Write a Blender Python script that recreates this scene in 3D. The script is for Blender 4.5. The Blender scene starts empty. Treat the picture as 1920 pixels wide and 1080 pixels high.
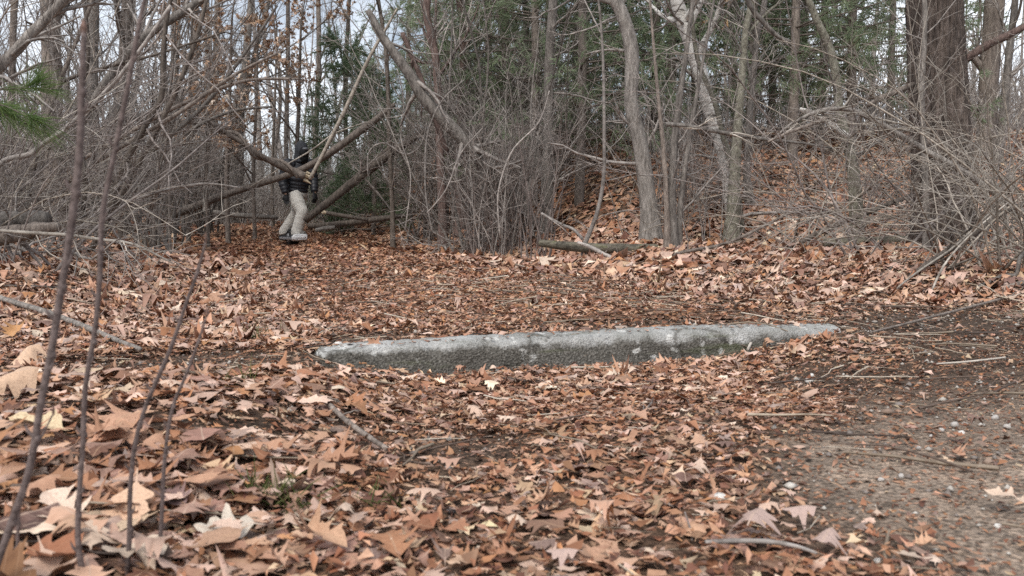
import bpy, math, random
import numpy as np
from mathutils import Vector, Matrix

random.seed(7)
rng = np.random.default_rng(11)
S = bpy.context.scene
COL = S.collection
PI = math.pi

# ------------------------------------------------------------------ camera, sky, sun, exposure
CAM_H, FPX = 0.42, 1600.0
PITCH = math.atan(124.0 / FPX)
cam_d = bpy.data.cameras.new('camera')
cam = bpy.data.objects.new('camera', cam_d)
COL.objects.link(cam)
cam.location = (0, 0, CAM_H)
cam.rotation_euler = (PI / 2 - PITCH, 0, 0)
cam_d.sensor_width = 36
cam_d.lens = 36 * FPX / 1920
cam_d.clip_start, cam_d.clip_end = 0.05, 2000
cam_d.dof.use_dof = True
cam_d.dof.focus_distance = 5.0
cam_d.dof.aperture_fstop = 9.0
S.camera = cam

SUN_EL, SUN_ROT = math.radians(52), math.radians(205)
W = bpy.data.worlds.new('World')
S.world = W
W.use_nodes = True
wn, wl = W.node_tree.nodes, W.node_tree.links
wn.clear()
sky = wn.new('ShaderNodeTexSky'); sky.sky_type = 'NISHITA'; sky.sun_disc = False
sky.sun_elevation, sky.sun_rotation = SUN_EL, SUN_ROT
sky.air_density, sky.dust_density, sky.ozone_density = 1.0, 3.0, 1.0
hs = wn.new('ShaderNodeHueSaturation'); hs.inputs['Saturation'].default_value = 0.62
tcw = wn.new('ShaderNodeTexCoord')
ns = wn.new('ShaderNodeTexNoise'); ns.inputs['Scale'].default_value = 3.5; ns.inputs['Detail'].default_value = 6
cr = wn.new('ShaderNodeValToRGB')
cr.color_ramp.elements[0].position, cr.color_ramp.elements[1].position = 0.45, 0.66
mx = wn.new('ShaderNodeMix'); mx.data_type = 'RGBA'
mx.inputs['B'].default_value = (9.0, 9.4, 10.0, 1)
bg = wn.new('ShaderNodeBackground'); bg.inputs['Strength'].default_value = 0.1
wo = wn.new('ShaderNodeOutputWorld')
wl.new(tcw.outputs['Generated'], ns.inputs['Vector']); wl.new(ns.outputs['Fac'], cr.inputs['Fac'])
wl.new(cr.outputs['Color'], mx.inputs['Factor']); wl.new(sky.outputs['Color'], hs.inputs['Color'])
wl.new(hs.outputs['Color'], mx.inputs['A']); wl.new(mx.outputs['Result'], bg.inputs['Color'])
wl.new(bg.outputs['Background'], wo.inputs['Surface'])

sd = bpy.data.lights.new('sun', 'SUN'); sd.energy = 1.2; sd.angle = math.radians(20); sd.color = (1.0, 0.96, 0.9)
sun = bpy.data.objects.new('sun', sd); COL.objects.link(sun)
# nishita: rotation 0 = +Y, clockwise seen from above
sv = Vector((math.sin(SUN_ROT) * math.cos(SUN_EL), math.cos(SUN_ROT) * math.cos(SUN_EL), math.sin(SUN_EL)))
sun.rotation_euler = sv.to_track_quat('Z', 'Y').to_euler()
sun.location = sv * 60

S.view_settings.view_transform = 'Standard'
S.view_settings.look = 'None'
S.view_settings.exposure = 0.78
S.view_settings.gamma = 1.0
S.view_settings.use_curve_mapping = False
S.cycles.max_bounces = 6
S.cycles.use_denoising = False

# ------------------------------------------------------------------ helpers
def sst(a, b, x):
    t = np.clip((np.asarray(x, float) - a) / (b - a), 0, 1)
    return t * t * (3 - 2 * t)

def ray(px, py):
    a, b = (px - 960) / FPX, -(py - 540) / FPX
    return np.array([a, math.cos(PITCH) + b * math.sin(PITCH), -math.sin(PITCH) + b * math.cos(PITCH)])

def P(px, py, d):
    v = ray(px, py)
    return np.array([0, 0, CAM_H]) + v * (d / v[1])

KL, KR = np.array([-0.635, 2.72]), np.array([1.235, 3.37])
KE = (KR - KL) / np.linalg.norm(KR - KL); KN = np.array([-KE[1], KE[0]]); KLEN = np.linalg.norm(KR - KL)

def kerb_us(x, y):
    dx, dy = x - KL[0], y - KL[1]
    return (dx * KE[0] + dy * KE[1]) / KLEN, dx * KN[0] + dy * KN[1]

def xp(y):
    yy = np.clip(y, 3.3, 24)
    return 0.3 - 0.345 * (yy - 3.3)

def gz(x, y):
    x = np.asarray(x, float); y = np.asarray(y, float)
    r = x - xp(y) - 1.3
    l = xp(y) - 1.3 - x
    z = 0.15 * sst(0.2, 2.0, r) * sst(3.3, 5.5, y)
    z = z + 0.15 * sst(0.2, 1.8, l) * sst(1.5, 4.8, y)
    hy = np.clip(y - 8.9, 0, 400)
    z = z + sst(0.5, 3.8, r) * 2.5 * (1 - np.exp(-hy * 0.155))
    z = z + sst(0.5, 6, l) * 0.5 * (1 - np.exp(-np.clip(y - 8, 0, 400) * 0.1))
    z = z + 0.05 * sst(-0.25, -0.7, x) * (1 - sst(1.6, 2.6, y))
    z = z + .55 * (1 - np.exp(-.13 * np.clip(y - 14.6, 0, 400)))
    far = sst(4, 9, y)
    z = z + (0.010 + 0.035 * far) * (np.sin(x * 2.1 + 1.3 * np.sin(y * 0.9)) * np.cos(y * 1.7 + 0.6) + 0.5 * np.sin(x * 4.7 + y * 3.1))
    u, s = kerb_us(x, y)
    win = sst(-0.08, 0.2, u) * (1 - sst(0.7, 1.02, u))
    dip = (1 - sst(-0.12, -0.05, s)) * sst(-1.4, -0.45, s)
    z = z - 0.085 * win * dip
    return z

def G(px, py):
    v = ray(px, py)
    lo = 0.3
    for i in range(4000):
        d = 0.3 + i * 0.012
        p = np.array([0, 0, CAM_H]) + v * (d / v[1])
        if p[2] <= gz(p[0], p[1]):
            return p
    return np.array([0, 0, CAM_H]) + v * (d / v[1])

def mesh_from(name, V, quads=None, tris=None, mat=None, tint=None, smooth=True, mats=None, fmat=None, luv=None):
    V = np.asarray(V, np.float32).reshape(-1, 3)
    me = bpy.data.meshes.new(name)
    q = np.zeros((0, 4), np.int32) if quads is None else np.asarray(quads, np.int32).reshape(-1, 4)
    t = np.zeros((0, 3), np.int32) if tris is None else np.asarray(tris, np.int32).reshape(-1, 3)
    me.vertices.add(len(V)); me.vertices.foreach_set('co', V.ravel())
    nl = q.size + t.size
    me.loops.add(nl)
    me.loops.foreach_set('vertex_index', np.concatenate([q.ravel(), t.ravel()]))
    me.polygons.add(len(q) + len(t))
    st = np.concatenate([np.arange(len(q)) * 4, q.size + np.arange(len(t)) * 3]).astype(np.int32)
    me.polygons.foreach_set('loop_start', st)
    if smooth:
        me.polygons.foreach_set('use_smooth', np.ones(len(q) + len(t), bool))
    if fmat is not None:
        me.polygons.foreach_set('material_index', np.asarray(fmat, np.int32))
    me.update(calc_edges=True)
    if tint is not None:
        a = me.attributes.new('tint', 'FLOAT_COLOR', 'POINT')
        c = np.ones((len(V), 4), np.float32); c[:, :3] = tint
        a.data.foreach_set('color', c.ravel())
    if luv is not None:
        a = me.attributes.new('luv', 'FLOAT_VECTOR', 'POINT'); a.data.foreach_set('vector', np.asarray(luv, np.float32).ravel())
    for m in (mats or ([mat] if mat else [])):
        me.materials.append(m)
    return me

def obj(name, me, parent=None, loc=None):
    o = bpy.data.objects.new(name, me)
    COL.objects.link(o)
    if parent is not None: o.parent = parent
    if loc is not None: o.location = loc
    return o

def tag(o, label=None, cat=None, group=None, kind=None):
    if label: o['label'] = label
    if cat: o['category'] = cat
    if group: o['group'] = group
    if kind: o['kind'] = kind
    return o

def thing(name, label, cat, loc=(0, 0, 0), group=None):
    o = obj(name, None, loc=loc)
    o.empty_display_size = 0.1
    return tag(o, label, cat, group)

def copy_tree(o, parent=None):
    c = o.copy(); COL.objects.link(c); c.parent = parent
    for ch in list(o.children):
        copy_tree(ch, c)
    return c

def nrm(a):
    return a / np.maximum(np.linalg.norm(a, axis=-1, keepdims=True), 1e-9)

def tube_geo(Pt, R, sides):
    """Pt [N,K,3], R [N,K] -> verts, quads"""
    Pt = np.asarray(Pt, float); R = np.asarray(R, float)
    N, K, _ = Pt.shape
    T = nrm(np.gradient(Pt, axis=1))
    ov = nrm(Pt[:, -1] - Pt[:, 0])
    ref = np.zeros((N, 3)); ax = np.argmin(np.abs(ov), axis=1); ref[np.arange(N), ax] = 1
    U = nrm(np.cross(T, ref[:, None, :])); Vv = np.cross(T, U)
    a = np.arange(sides) * 2 * PI / sides
    V = Pt[:, :, None, :] + R[:, :, None, None] * (np.cos(a)[None, None, :, None] * U[:, :, None, :] + np.sin(a)[None, None, :, None] * Vv[:, :, None, :])
    idx = np.arange(N * K * sides).reshape(N, K, sides)
    A = idx[:, :-1, :]; B = np.roll(idx, -1, axis=2)[:, :-1, :]
    C = np.roll(idx, -1, axis=2)[:, 1:, :]; D = idx[:, 1:, :]
    return V.reshape(-1, 3), np.stack([A, B, C, D], -1).reshape(-1, 4)

class MB:
    def __init__(s): s.V, s.Q, s.T, s.C, s.n, s.L = [], [], [], [], 0, []
    def add(s, V, Q=None, T=None, C=None):
        V = np.asarray(V).reshape(-1, 3)
        s.V.append(V)
        if Q is not None: s.Q.append(np.asarray(Q).reshape(-1, 4) + s.n)
        if T is not None: s.T.append(np.asarray(T).reshape(-1, 3) + s.n)
        if C is not None: s.C.append(np.broadcast_to(C, V.shape))
        s.n += len(V)
        return s
    def tubes(s, Pt, R, sides=3):
        V, Q = tube_geo(Pt, R, sides); return s.add(V, Q)
    def mesh(s, name, mat, origin=(0, 0, 0), smooth=True):
        V = np.concatenate(s.V) - np.asarray(origin)
        return mesh_from(name, V, np.concatenate(s.Q) if s.Q else None, np.concatenate(s.T) if s.T else None, mat,
                         np.concatenate(s.C) if s.C else None, smooth, luv=np.concatenate(s.L) if s.L else None)

def resample(pts, rad, K):
    """Catmull-Rom-ish smooth resample of a control polyline"""
    pts = np.asarray(pts, float); rad = np.asarray(rad, float)
    n = len(pts)
    t = np.linspace(0, n - 1, K)
    i = np.clip(t.astype(int), 0, n - 2); f = (t - i)[:, None]
    p0 = pts[np.clip(i - 1, 0, n - 1)]; p1 = pts[i]; p2 = pts[i + 1]; p3 = pts[np.clip(i + 2, 0, n - 1)]
    q = 0.5 * (2 * p1 + (p2 - p0) * f + (2 * p0 - 5 * p1 + 4 * p2 - p3) * f ** 2 + (3 * p1 - p0 - 3 * p2 + p3) * f ** 3)
    return q, np.interp(t, np.arange(n), rad)

def log_geo(mb, pts, rad, K=16, sides=8, rough=0.12, cap=True, rg=None):
    rg = rg or rng
    q, r = resample(pts, rad, K)
    if cap:
        q = np.concatenate([q[:1], q, q[-1:]]); r = np.concatenate([[0.0005], r, [0.0005]])
        q[0] += (q[0] - q[2]) * 0.02; q[-1] += (q[-1] - q[-3]) * 0.02
    V, Q = tube_geo(q[None], r[None], sides)
    c = np.repeat(q, sides, axis=0)
    k = 1 + rough * (rg.random(len(V)) - 0.5) * 2
    V = c + (V - c) * k[:, None]
    mb.add(V, Q)
    return q, r

def grow(p0, d0, L, K, wig=0.15, bend=(0, 0, 0), rg=None):
    rg = rg or rng
    N = len(p0)
    out = np.zeros((N, K, 3)); out[:, 0] = p0
    d = nrm(np.asarray(d0, float))
    st = (np.asarray(L, float) / (K - 1))[:, None]
    bend = np.asarray(bend, float)
    for k in range(1, K):
        d = nrm(d + wig * rg.normal(size=(N, 3)) + bend)
        out[:, k] = out[:, k - 1] + d * st
    return out

def sprout(Pt, R, n, trange, Lr, ang, K=5, rk=0.55, rmin=0.0012, wig=0.18, bend=(0, 0, 0.02), taper=0.35, shrink=0.5, rg=None):
    """n children on every parent curve"""
    rg = rg or rng
    N, Kp, _ = Pt.shape
    t = rg.uniform(trange[0], trange[1], (N, n)) * (Kp - 1)
    i = np.clip(t.astype(int), 0, Kp - 2); f = (t - i)
    ar = np.arange(N)[:, None]
    p = Pt[ar, i] * (1 - f[..., None]) + Pt[ar, i + 1] * f[..., None]
    tan = nrm(Pt[ar, i + 1] - Pt[ar, i])
    r0 = (R[ar, i] * (1 - f) + R[ar, i + 1] * f)
    perp = nrm(np.cross(tan, rg.normal(size=tan.shape)))
    a = rg.uniform(ang[0], ang[1], (N, n))[..., None]
    d = tan * np.cos(a) + perp * np.sin(a)
    L = rg.uniform(Lr[0], Lr[1], (N, n)) * (1 - shrink * t / (Kp - 1))
    M = N * n
    C = grow(p.reshape(M, 3), d.reshape(M, 3), L.reshape(M), K, wig, bend, rg)
    rr = np.maximum(r0.reshape(M) * rk, rmin)[:, None] * np.linspace(1, taper, K)[None]
    return C, rr

# ------------------------------------------------------------------ materials
def mat_new(name):
    m = bpy.data.materials.new(name); m.use_nodes = True
    nt = m.node_tree; b = nt.nodes['Principled BSDF']
    b.inputs['Specular IOR Level'].default_value = 0.25
    return m, nt.nodes, nt.links, b

def ramp(nodes, stops):
    r = nodes.new('ShaderNodeValToRGB')
    e = r.color_ramp.elements
    while len(e) < len(stops): e.new(0.5)
    for x, (p, c) in zip(e, stops):
        x.position = p; x.color = (*c, 1)
    return r

def bark(name, c0, c1, c2=None, scale=(14, 14, 3.5), bump=0.35, rough=0.85, detail=6):
    m, n, l, b = mat_new(name)
    tc = n.new('ShaderNodeTexCoord'); mp = n.new('ShaderNodeMapping'); mp.inputs['Scale'].default_value = scale
    no = n.new('ShaderNodeTexNoise'); no.inputs['Scale'].default_value = 2.0; no.inputs['Detail'].default_value = detail; no.inputs['Roughness'].default_value = 0.65
    oi = n.new('ShaderNodeObjectInfo')
    st = [(0.32, c0), (0.62, c1)] + ([(0.74, c2)] if c2 else [])
    r = ramp(n, st)
    l.new(tc.outputs['Object'], mp.inputs['Vector']); l.new(mp.outputs['Vector'], no.inputs['Vector'])
    l.new(no.outputs['Fac'], r.inputs['Fac'])
    n2 = n.new('ShaderNodeTexNoise'); n2.inputs['Scale'].default_value = 6.5; n2.inputs['Detail'].default_value = 5; n2.inputs['Roughness'].default_value = .7
    l.new(mp.outputs['Vector'], n2.inputs['Vector'])
    r2 = ramp(n, [(0.36, (.42, .40, .38)), (0.50, (1, 1, 1)), (0.68, (1.18, 1.18, 1.17))]); l.new(n2.outputs['Fac'], r2.inputs['Fac'])
    mm = n.new('ShaderNodeMix'); mm.data_type = 'RGBA'; mm.blend_type = 'MULTIPLY'; mm.inputs['Factor'].default_value = .85
    l.new(r.outputs['Color'], mm.inputs['A']); l.new(r2.outputs['Color'], mm.inputs['B'])
    hv = n.new('ShaderNodeHueSaturation')
    mr = n.new('ShaderNodeMapRange'); mr.inputs['To Min'].default_value = 0.75; mr.inputs['To Max'].default_value = 1.3
    l.new(oi.outputs['Random'], mr.inputs['Value']); l.new(mr.outputs['Result'], hv.inputs['Value'])
    l.new(mm.outputs['Result'], hv.inputs['Color']); l.new(hv.outputs['Color'], b.inputs['Base Color'])
    bm = n.new('ShaderNodeBump'); bm.inputs['Strength'].default_value = bump; bm.inputs['Distance'].default_value = 0.02
    ah = n.new('ShaderNodeMath'); ah.operation = 'ADD'; l.new(no.outputs['Fac'], ah.inputs[0]); l.new(n2.outputs['Fac'], ah.inputs[1])
    bm.inputs['Distance'].default_value = .03
    l.new(ah.outputs[0], bm.inputs['Height']); l.new(bm.outputs['Normal'], b.inputs['Normal'])
    b.inputs['Roughness'].default_value = rough
    return m

M = {}
M['grey_bark'] = bark('grey_bark', (.085, .075, .067), (.25, .227, .205), (.40, .375, .345))
M['pale_bark'] = bark('pale_bark', (.15, .135, .12), (.38, .35, .32), (.54, .51, .47))
M['dark_bark'] = bark('dark_bark', (.045, .037, .031), (.15, .125, .105))
M['brown_bark'] = bark('brown_bark', (.095, .078, .067), (.26, .22, .19))
M['red_bark'] = bark('red_bark', (.08, .055, .048), (.22, .155, .135))
M['pine_bark'] = bark('pine_bark', (.05, .039, .034), (.225, .18, .155), (.37, .315, .28), scale=(10, 10, 1.5), bump=1.0)
M['lichen_bark'] = bark('lichen_bark', (.10, .09, .07), (.26, .25, .20), (.52, .52, .47), scale=(16, 16, 9))
M['twig_grey'] = bark('twig_grey', (.17, .152, .14), (.35, .318, .292), scale=(4, 4, 4), bump=0.1)
M['twig_tan'] = bark('twig_tan', (.22, .195, .165), (.44, .40, .35), scale=(4, 4, 4), bump=0.1)
M['twig_dark'] = bark('twig_dark', (.14, .12, .11), (.29, .255, .235), scale=(4, 4, 4), bump=0.1)
M['switch_bark'] = bark('switch_bark', (.10, .082, .075), (.22, .185, .17), scale=(4, 4, 4), bump=0.1)
M['cane'] = bark('cane', (.19, .165, .135), (.38, .335, .285), scale=(6, 6, 6), bump=0.1)
M['pale_wood'] = bark('pale_wood', (.36, .29, .20), (.58, .49, .36), scale=(20, 20, 4), bump=0.4)
M['stem_purple'] = bark('stem_purple', (.10, .075, .07), (.19, .15, .14), scale=(30, 30, 30), bump=0.2)
M['bud'] = bark('bud', (.13, .085, .07), (.21, .135, .11), scale=(30, 30, 30), bump=0.2)

def birch():
    m, n, l, b = mat_new('birch_bark')
    tc = n.new('ShaderNodeTexCoord'); mp = n.new('ShaderNodeMapping'); mp.inputs['Scale'].default_value = (6, 6, 26)
    no = n.new('ShaderNodeTexNoise'); no.inputs['Scale'].default_value = 1.4; no.inputs['Detail'].default_value = 5
    n2 = n.new('ShaderNodeTexNoise'); n2.inputs['Scale'].default_value = 3.0; n2.inputs['Detail'].default_value = 5
    r = ramp(n, [(0.32, (.07, .06, .055)), (0.39, (.40, .38, .35)), (0.52, (.70, .68, .64))])
    r2 = ramp(n, [(0.34, (.4, .38, .35)), (0.48, (1, 1, 1))])
    mx = n.new('ShaderNodeMix'); mx.data_type = 'RGBA'; mx.blend_type = 'MULTIPLY'; mx.inputs['Factor'].default_value = 1
    l.new(tc.outputs['Object'], mp.inputs['Vector']); l.new(mp.outputs['Vector'], no.inputs['Vector']); l.new(tc.outputs['Object'], n2.inputs['Vector'])
    l.new(no.outputs['Fac'], r.inputs['Fac']); l.new(n2.outputs['Fac'], r2.inputs['Fac'])
    l.new(r.outputs['Color'], mx.inputs['A']); l.new(r2.outputs['Color'], mx.inputs['B']); l.new(mx.outputs['Result'], b.inputs['Base Color'])
    bm = n.new('ShaderNodeBump'); bm.inputs['Strength'].default_value = 0.3; bm.inputs['Distance'].default_value = 0.01
    l.new(no.outputs['Fac'], bm.inputs['Height']); l.new(bm.outputs['Normal'], b.inputs['Normal'])
    b.inputs['Roughness'].default_value = 0.7
    return m
M['birch_bark'] = birch()

def leaf_mat():
    m, n, l, b = mat_new('dry_leaf')
    at = n.new('ShaderNodeAttribute'); at.attribute_name = 'tint'
    tc = n.new('ShaderNodeTexCoord'); no = n.new('ShaderNodeTexNoise'); no.inputs['Scale'].default_value = 38; no.inputs['Detail'].default_value = 5
    l.new(tc.outputs['Object'], no.inputs['Vector'])
    r = ramp(n, [(0.3, (.55, .5, .47)), (0.52, (1, 1, 1)), (0.75, (1.0, 1.0, 1.0))])
    l.new(no.outputs['Fac'], r.inputs['Fac'])
    mx = n.new('ShaderNodeMix'); mx.data_type = 'RGBA'; mx.blend_type = 'MULTIPLY'; mx.inputs['Factor'].default_value = 0.75
    l.new(at.outputs['Color'], mx.inputs['A']); l.new(r.outputs['Color'], mx.inputs['B'])
    lv = n.new('ShaderNodeAttribute'); lv.attribute_name = 'luv'
    sp = n.new('ShaderNodeSeparateXYZ'); l.new(lv.outputs['Vector'], sp.inputs['Vector'])
    def mth(op, a_, b_=None, c_=None):
        k = n.new('ShaderNodeMath'); k.operation = op
        for i, q in enumerate((a_, b_, c_)):
            if q is None: continue
            if isinstance(q, (int, float)): k.inputs[i].default_value = q
            else: l.new(q, k.inputs[i])
        return k.outputs[0]
    av = mth('ABSOLUTE', mth('SUBTRACT', sp.outputs['Y'], 1.0))
    rib = mth('LESS_THAN', av, 0.013)
    side = mth('LESS_THAN', mth('ABSOLUTE', mth('SUBTRACT', mth('FRACT', mth('SUBTRACT', mth('MULTIPLY', sp.outputs['X'], 6.0), mth('MULTIPLY', av, 4.2))), 0.5)), 0.04)
    has = mth('GREATER_THAN', sp.outputs['Y'], 0.3)
    vein = mth('MULTIPLY', mth('MAXIMUM', rib, mth('MULTIPLY', side, 0.45)), has)
    vm = n.new('ShaderNodeMix'); vm.data_type = 'RGBA'; vm.inputs['B'].default_value = (.42, .27, .17, 1)
    l.new(mth('MULTIPLY', vein, 0.55), vm.inputs['Factor']); l.new(mx.outputs['Result'], vm.inputs['A'])
    mx = vm
    ge = n.new('ShaderNodeNewGeometry')
    hv = n.new('ShaderNodeHueSaturation'); hv.inputs['Saturation'].default_value = 0.75; hv.inputs['Value'].default_value = 1.25
    l.new(mx.outputs['Result'], hv.inputs['Color'])
    m2 = n.new('ShaderNodeMix'); m2.data_type = 'RGBA'
    l.new(ge.outputs['Backfacing'], m2.inputs['Factor']); l.new(mx.outputs['Result'], m2.inputs['A']); l.new(hv.outputs['Color'], m2.inputs['B'])
    l.new(m2.outputs['Result'], b.inputs['Base Color'])
    bm = n.new('ShaderNodeBump'); bm.inputs['Strength'].default_value = 0.25; bm.inputs['Distance'].default_value = 0.004
    l.new(no.outputs['Fac'], bm.inputs['Height']); l.new(bm.outputs['Normal'], b.inputs['Normal'])
    b.inputs['Roughness'].default_value = 0.62
    return m
M['leaf'] = leaf_mat()

def soil_mat():
    m, n, l, b = mat_new('soil')
    at = n.new('ShaderNodeAttribute'); at.attribute_name = 'tint'
    tc = n.new('ShaderNodeTexCoord')
    no = n.new('ShaderNodeTexNoise'); no.inputs['Scale'].default_value = 9; no.inputs['Detail'].default_value = 10; no.inputs['Roughness'].default_value = 0.75
    n2 = n.new('ShaderNodeTexNoise'); n2.inputs['Scale'].default_value = 120; n2.inputs['Detail'].default_value = 4
    vo = n.new('ShaderNodeTexVoronoi'); vo.inputs['Scale'].default_value = 95
    for x in (no, n2, vo): l.new(tc.outputs['Object'], x.inputs['Vector'])
    r = ramp(n, [(0.3, (.5, .48, .46)), (0.5, (.95, .93, .9)), (0.72, (1.6, 1.5, 1.4))])
    r2 = ramp(n, [(0.35, (.45, .43, .4)), (0.6, (1.25, 1.2, 1.15))])
    l.new(no.outputs['Fac'], r.inputs['Fac']); l.new(n2.outputs['Fac'], r2.inputs['Fac'])
    a = n.new('ShaderNodeMix'); a.data_type = 'RGBA'; a.blend_type = 'MULTIPLY'; a.inputs['Factor'].default_value = 1
    c = n.new('ShaderNodeMix'); c.data_type = 'RGBA'; c.blend_type = 'MULTIPLY'; c.inputs['Factor'].default_value = 1
    l.new(at.outputs['Color'], a.inputs['A']); l.new(r.outputs['Color'], a.inputs['B'])
    l.new(a.outputs['Result'], c.inputs['A']); l.new(r2.outputs['Color'], c.inputs['B'])
    l.new(c.outputs['Result'], b.inputs['Base Color'])
    ad = n.new('ShaderNodeMath'); ad.operation = 'ADD'
    l.new(n2.outputs['Fac'], ad.inputs[0]); l.new(vo.outputs['Distance'], ad.inputs[1])
    bm = n.new('ShaderNodeBump'); bm.inputs['Strength'].default_value = 0.9; bm.inputs['Distance'].default_value = 0.008
    l.new(ad.outputs[0], bm.inputs['Height']); l.new(bm.outputs['Normal'], b.inputs['Normal'])
    b.inputs['Roughness'].default_value = 0.95
    return m
M['soil'] = soil_mat()

def needle_mat(name, c0, c1):
    m, n, l, b = mat_new(name)
    ge = n.new('ShaderNodeNewGeometry')
    r = ramp(n, [(0.0, c0), (1.0, c1)])
    l.new(ge.outputs['Random Per Island'], r.inputs['Fac']); l.new(r.outputs['Color'], b.inputs['Base Color'])
    b.inputs['Roughness'].default_value = 0.55
    tr = n.new('ShaderNodeBsdfTranslucent'); l.new(r.outputs['Color'], tr.inputs['Color'])
    ms = n.new('ShaderNodeMixShader'); ms.inputs[0].default_value = .5
    l.new(b.outputs[0], ms.inputs[1]); l.new(tr.outputs[0], ms.inputs[2]); l.new(ms.outputs[0], n['Material Output'].inputs['Surface'])
    return m
M['needle'] = needle_mat('needle', (.20, .265, .165), (.36, .42, .27))
M['needle_near'] = needle_mat('needle_near', (.06, .12, .035), (.19, .27, .09))
M['needle_dark'] = needle_mat('needle_dark', (.13, .18, .11), (.23, .29, .175))
M['grass'] = needle_mat('grass_blade', (.07, .12, .03), (.30, .30, .13))

def simple(name, c, rough=0.7, noise=0.25, scale=30, spec=0.25, bump=0.0):
    m, n, l, b = mat_new(name)
    tc = n.new('ShaderNodeTexCoord'); no = n.new('ShaderNodeTexNoise'); no.inputs['Scale'].default_value = scale; no.inputs['Detail'].default_value = 4
    l.new(tc.outputs['Object'], no.inputs['Vector'])
    r = ramp(n, [(0.3, tuple(x * (1 - noise) for x in c)), (0.7, tuple(min(1, x * (1 + noise)) for x in c))])
    l.new(no.outputs['Fac'], r.inputs['Fac']); l.new(r.outputs['Color'], b.inputs['Base Color'])
    b.inputs['Roughness'].default_value = rough; b.inputs['Specular IOR Level'].default_value = spec
    if bump:
        bm = n.new('ShaderNodeBump'); bm.inputs['Strength'].default_value = bump; bm.inputs['Distance'].default_value = 0.01
        l.new(no.outputs['Fac'], bm.inputs['Height']); l.new(bm.outputs['Normal'], b.inputs['Normal'])
    return m
M['jacket'] = simple('black_nylon', (.022, .023, .028), 0.45, .3, 18, .4, .2)
M['hood'] = simple('charcoal_fleece', (.05, .053, .06), 0.8, .3, 40)
M['mask'] = simple('black_knit', (.012, .012, .013), 0.8, .3, 60)
M['lens'] = simple('grey_goggle_lens', (.10, .105, .115), 0.25, .2, 10, .5)
M['trousers'] = simple('khaki_cotton', (.56, .54, .495), 0.85, .07, 14, .2, .25)
M['glove'] = simple('black_glove', (.014, .014, .015), 0.6, .3, 40)
M['shoe'] = simple('grey_shoe', (.16, .15, .14), 0.6, .3, 40)
M['sole'] = simple('pale_sole', (.5, .48, .45), 0.6, .2, 40)
M['skin'] = simple('skin', (.35, .22, .16), 0.5, .1, 40)
M['rubber'] = simple('black_rubber', (.015, .015, .015), 0.7, .3, 40)
M['white_plastic'] = simple('white_plastic', (.86, .87, .88), 0.35, .03, 20, .5)
M['grip'] = simple('grip_tape', (.05, .05, .055), 0.9, .3, 200)
M['metal'] = simple('grey_metal', (.25, .25, .26), 0.4, .2, 20, .5)

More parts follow.
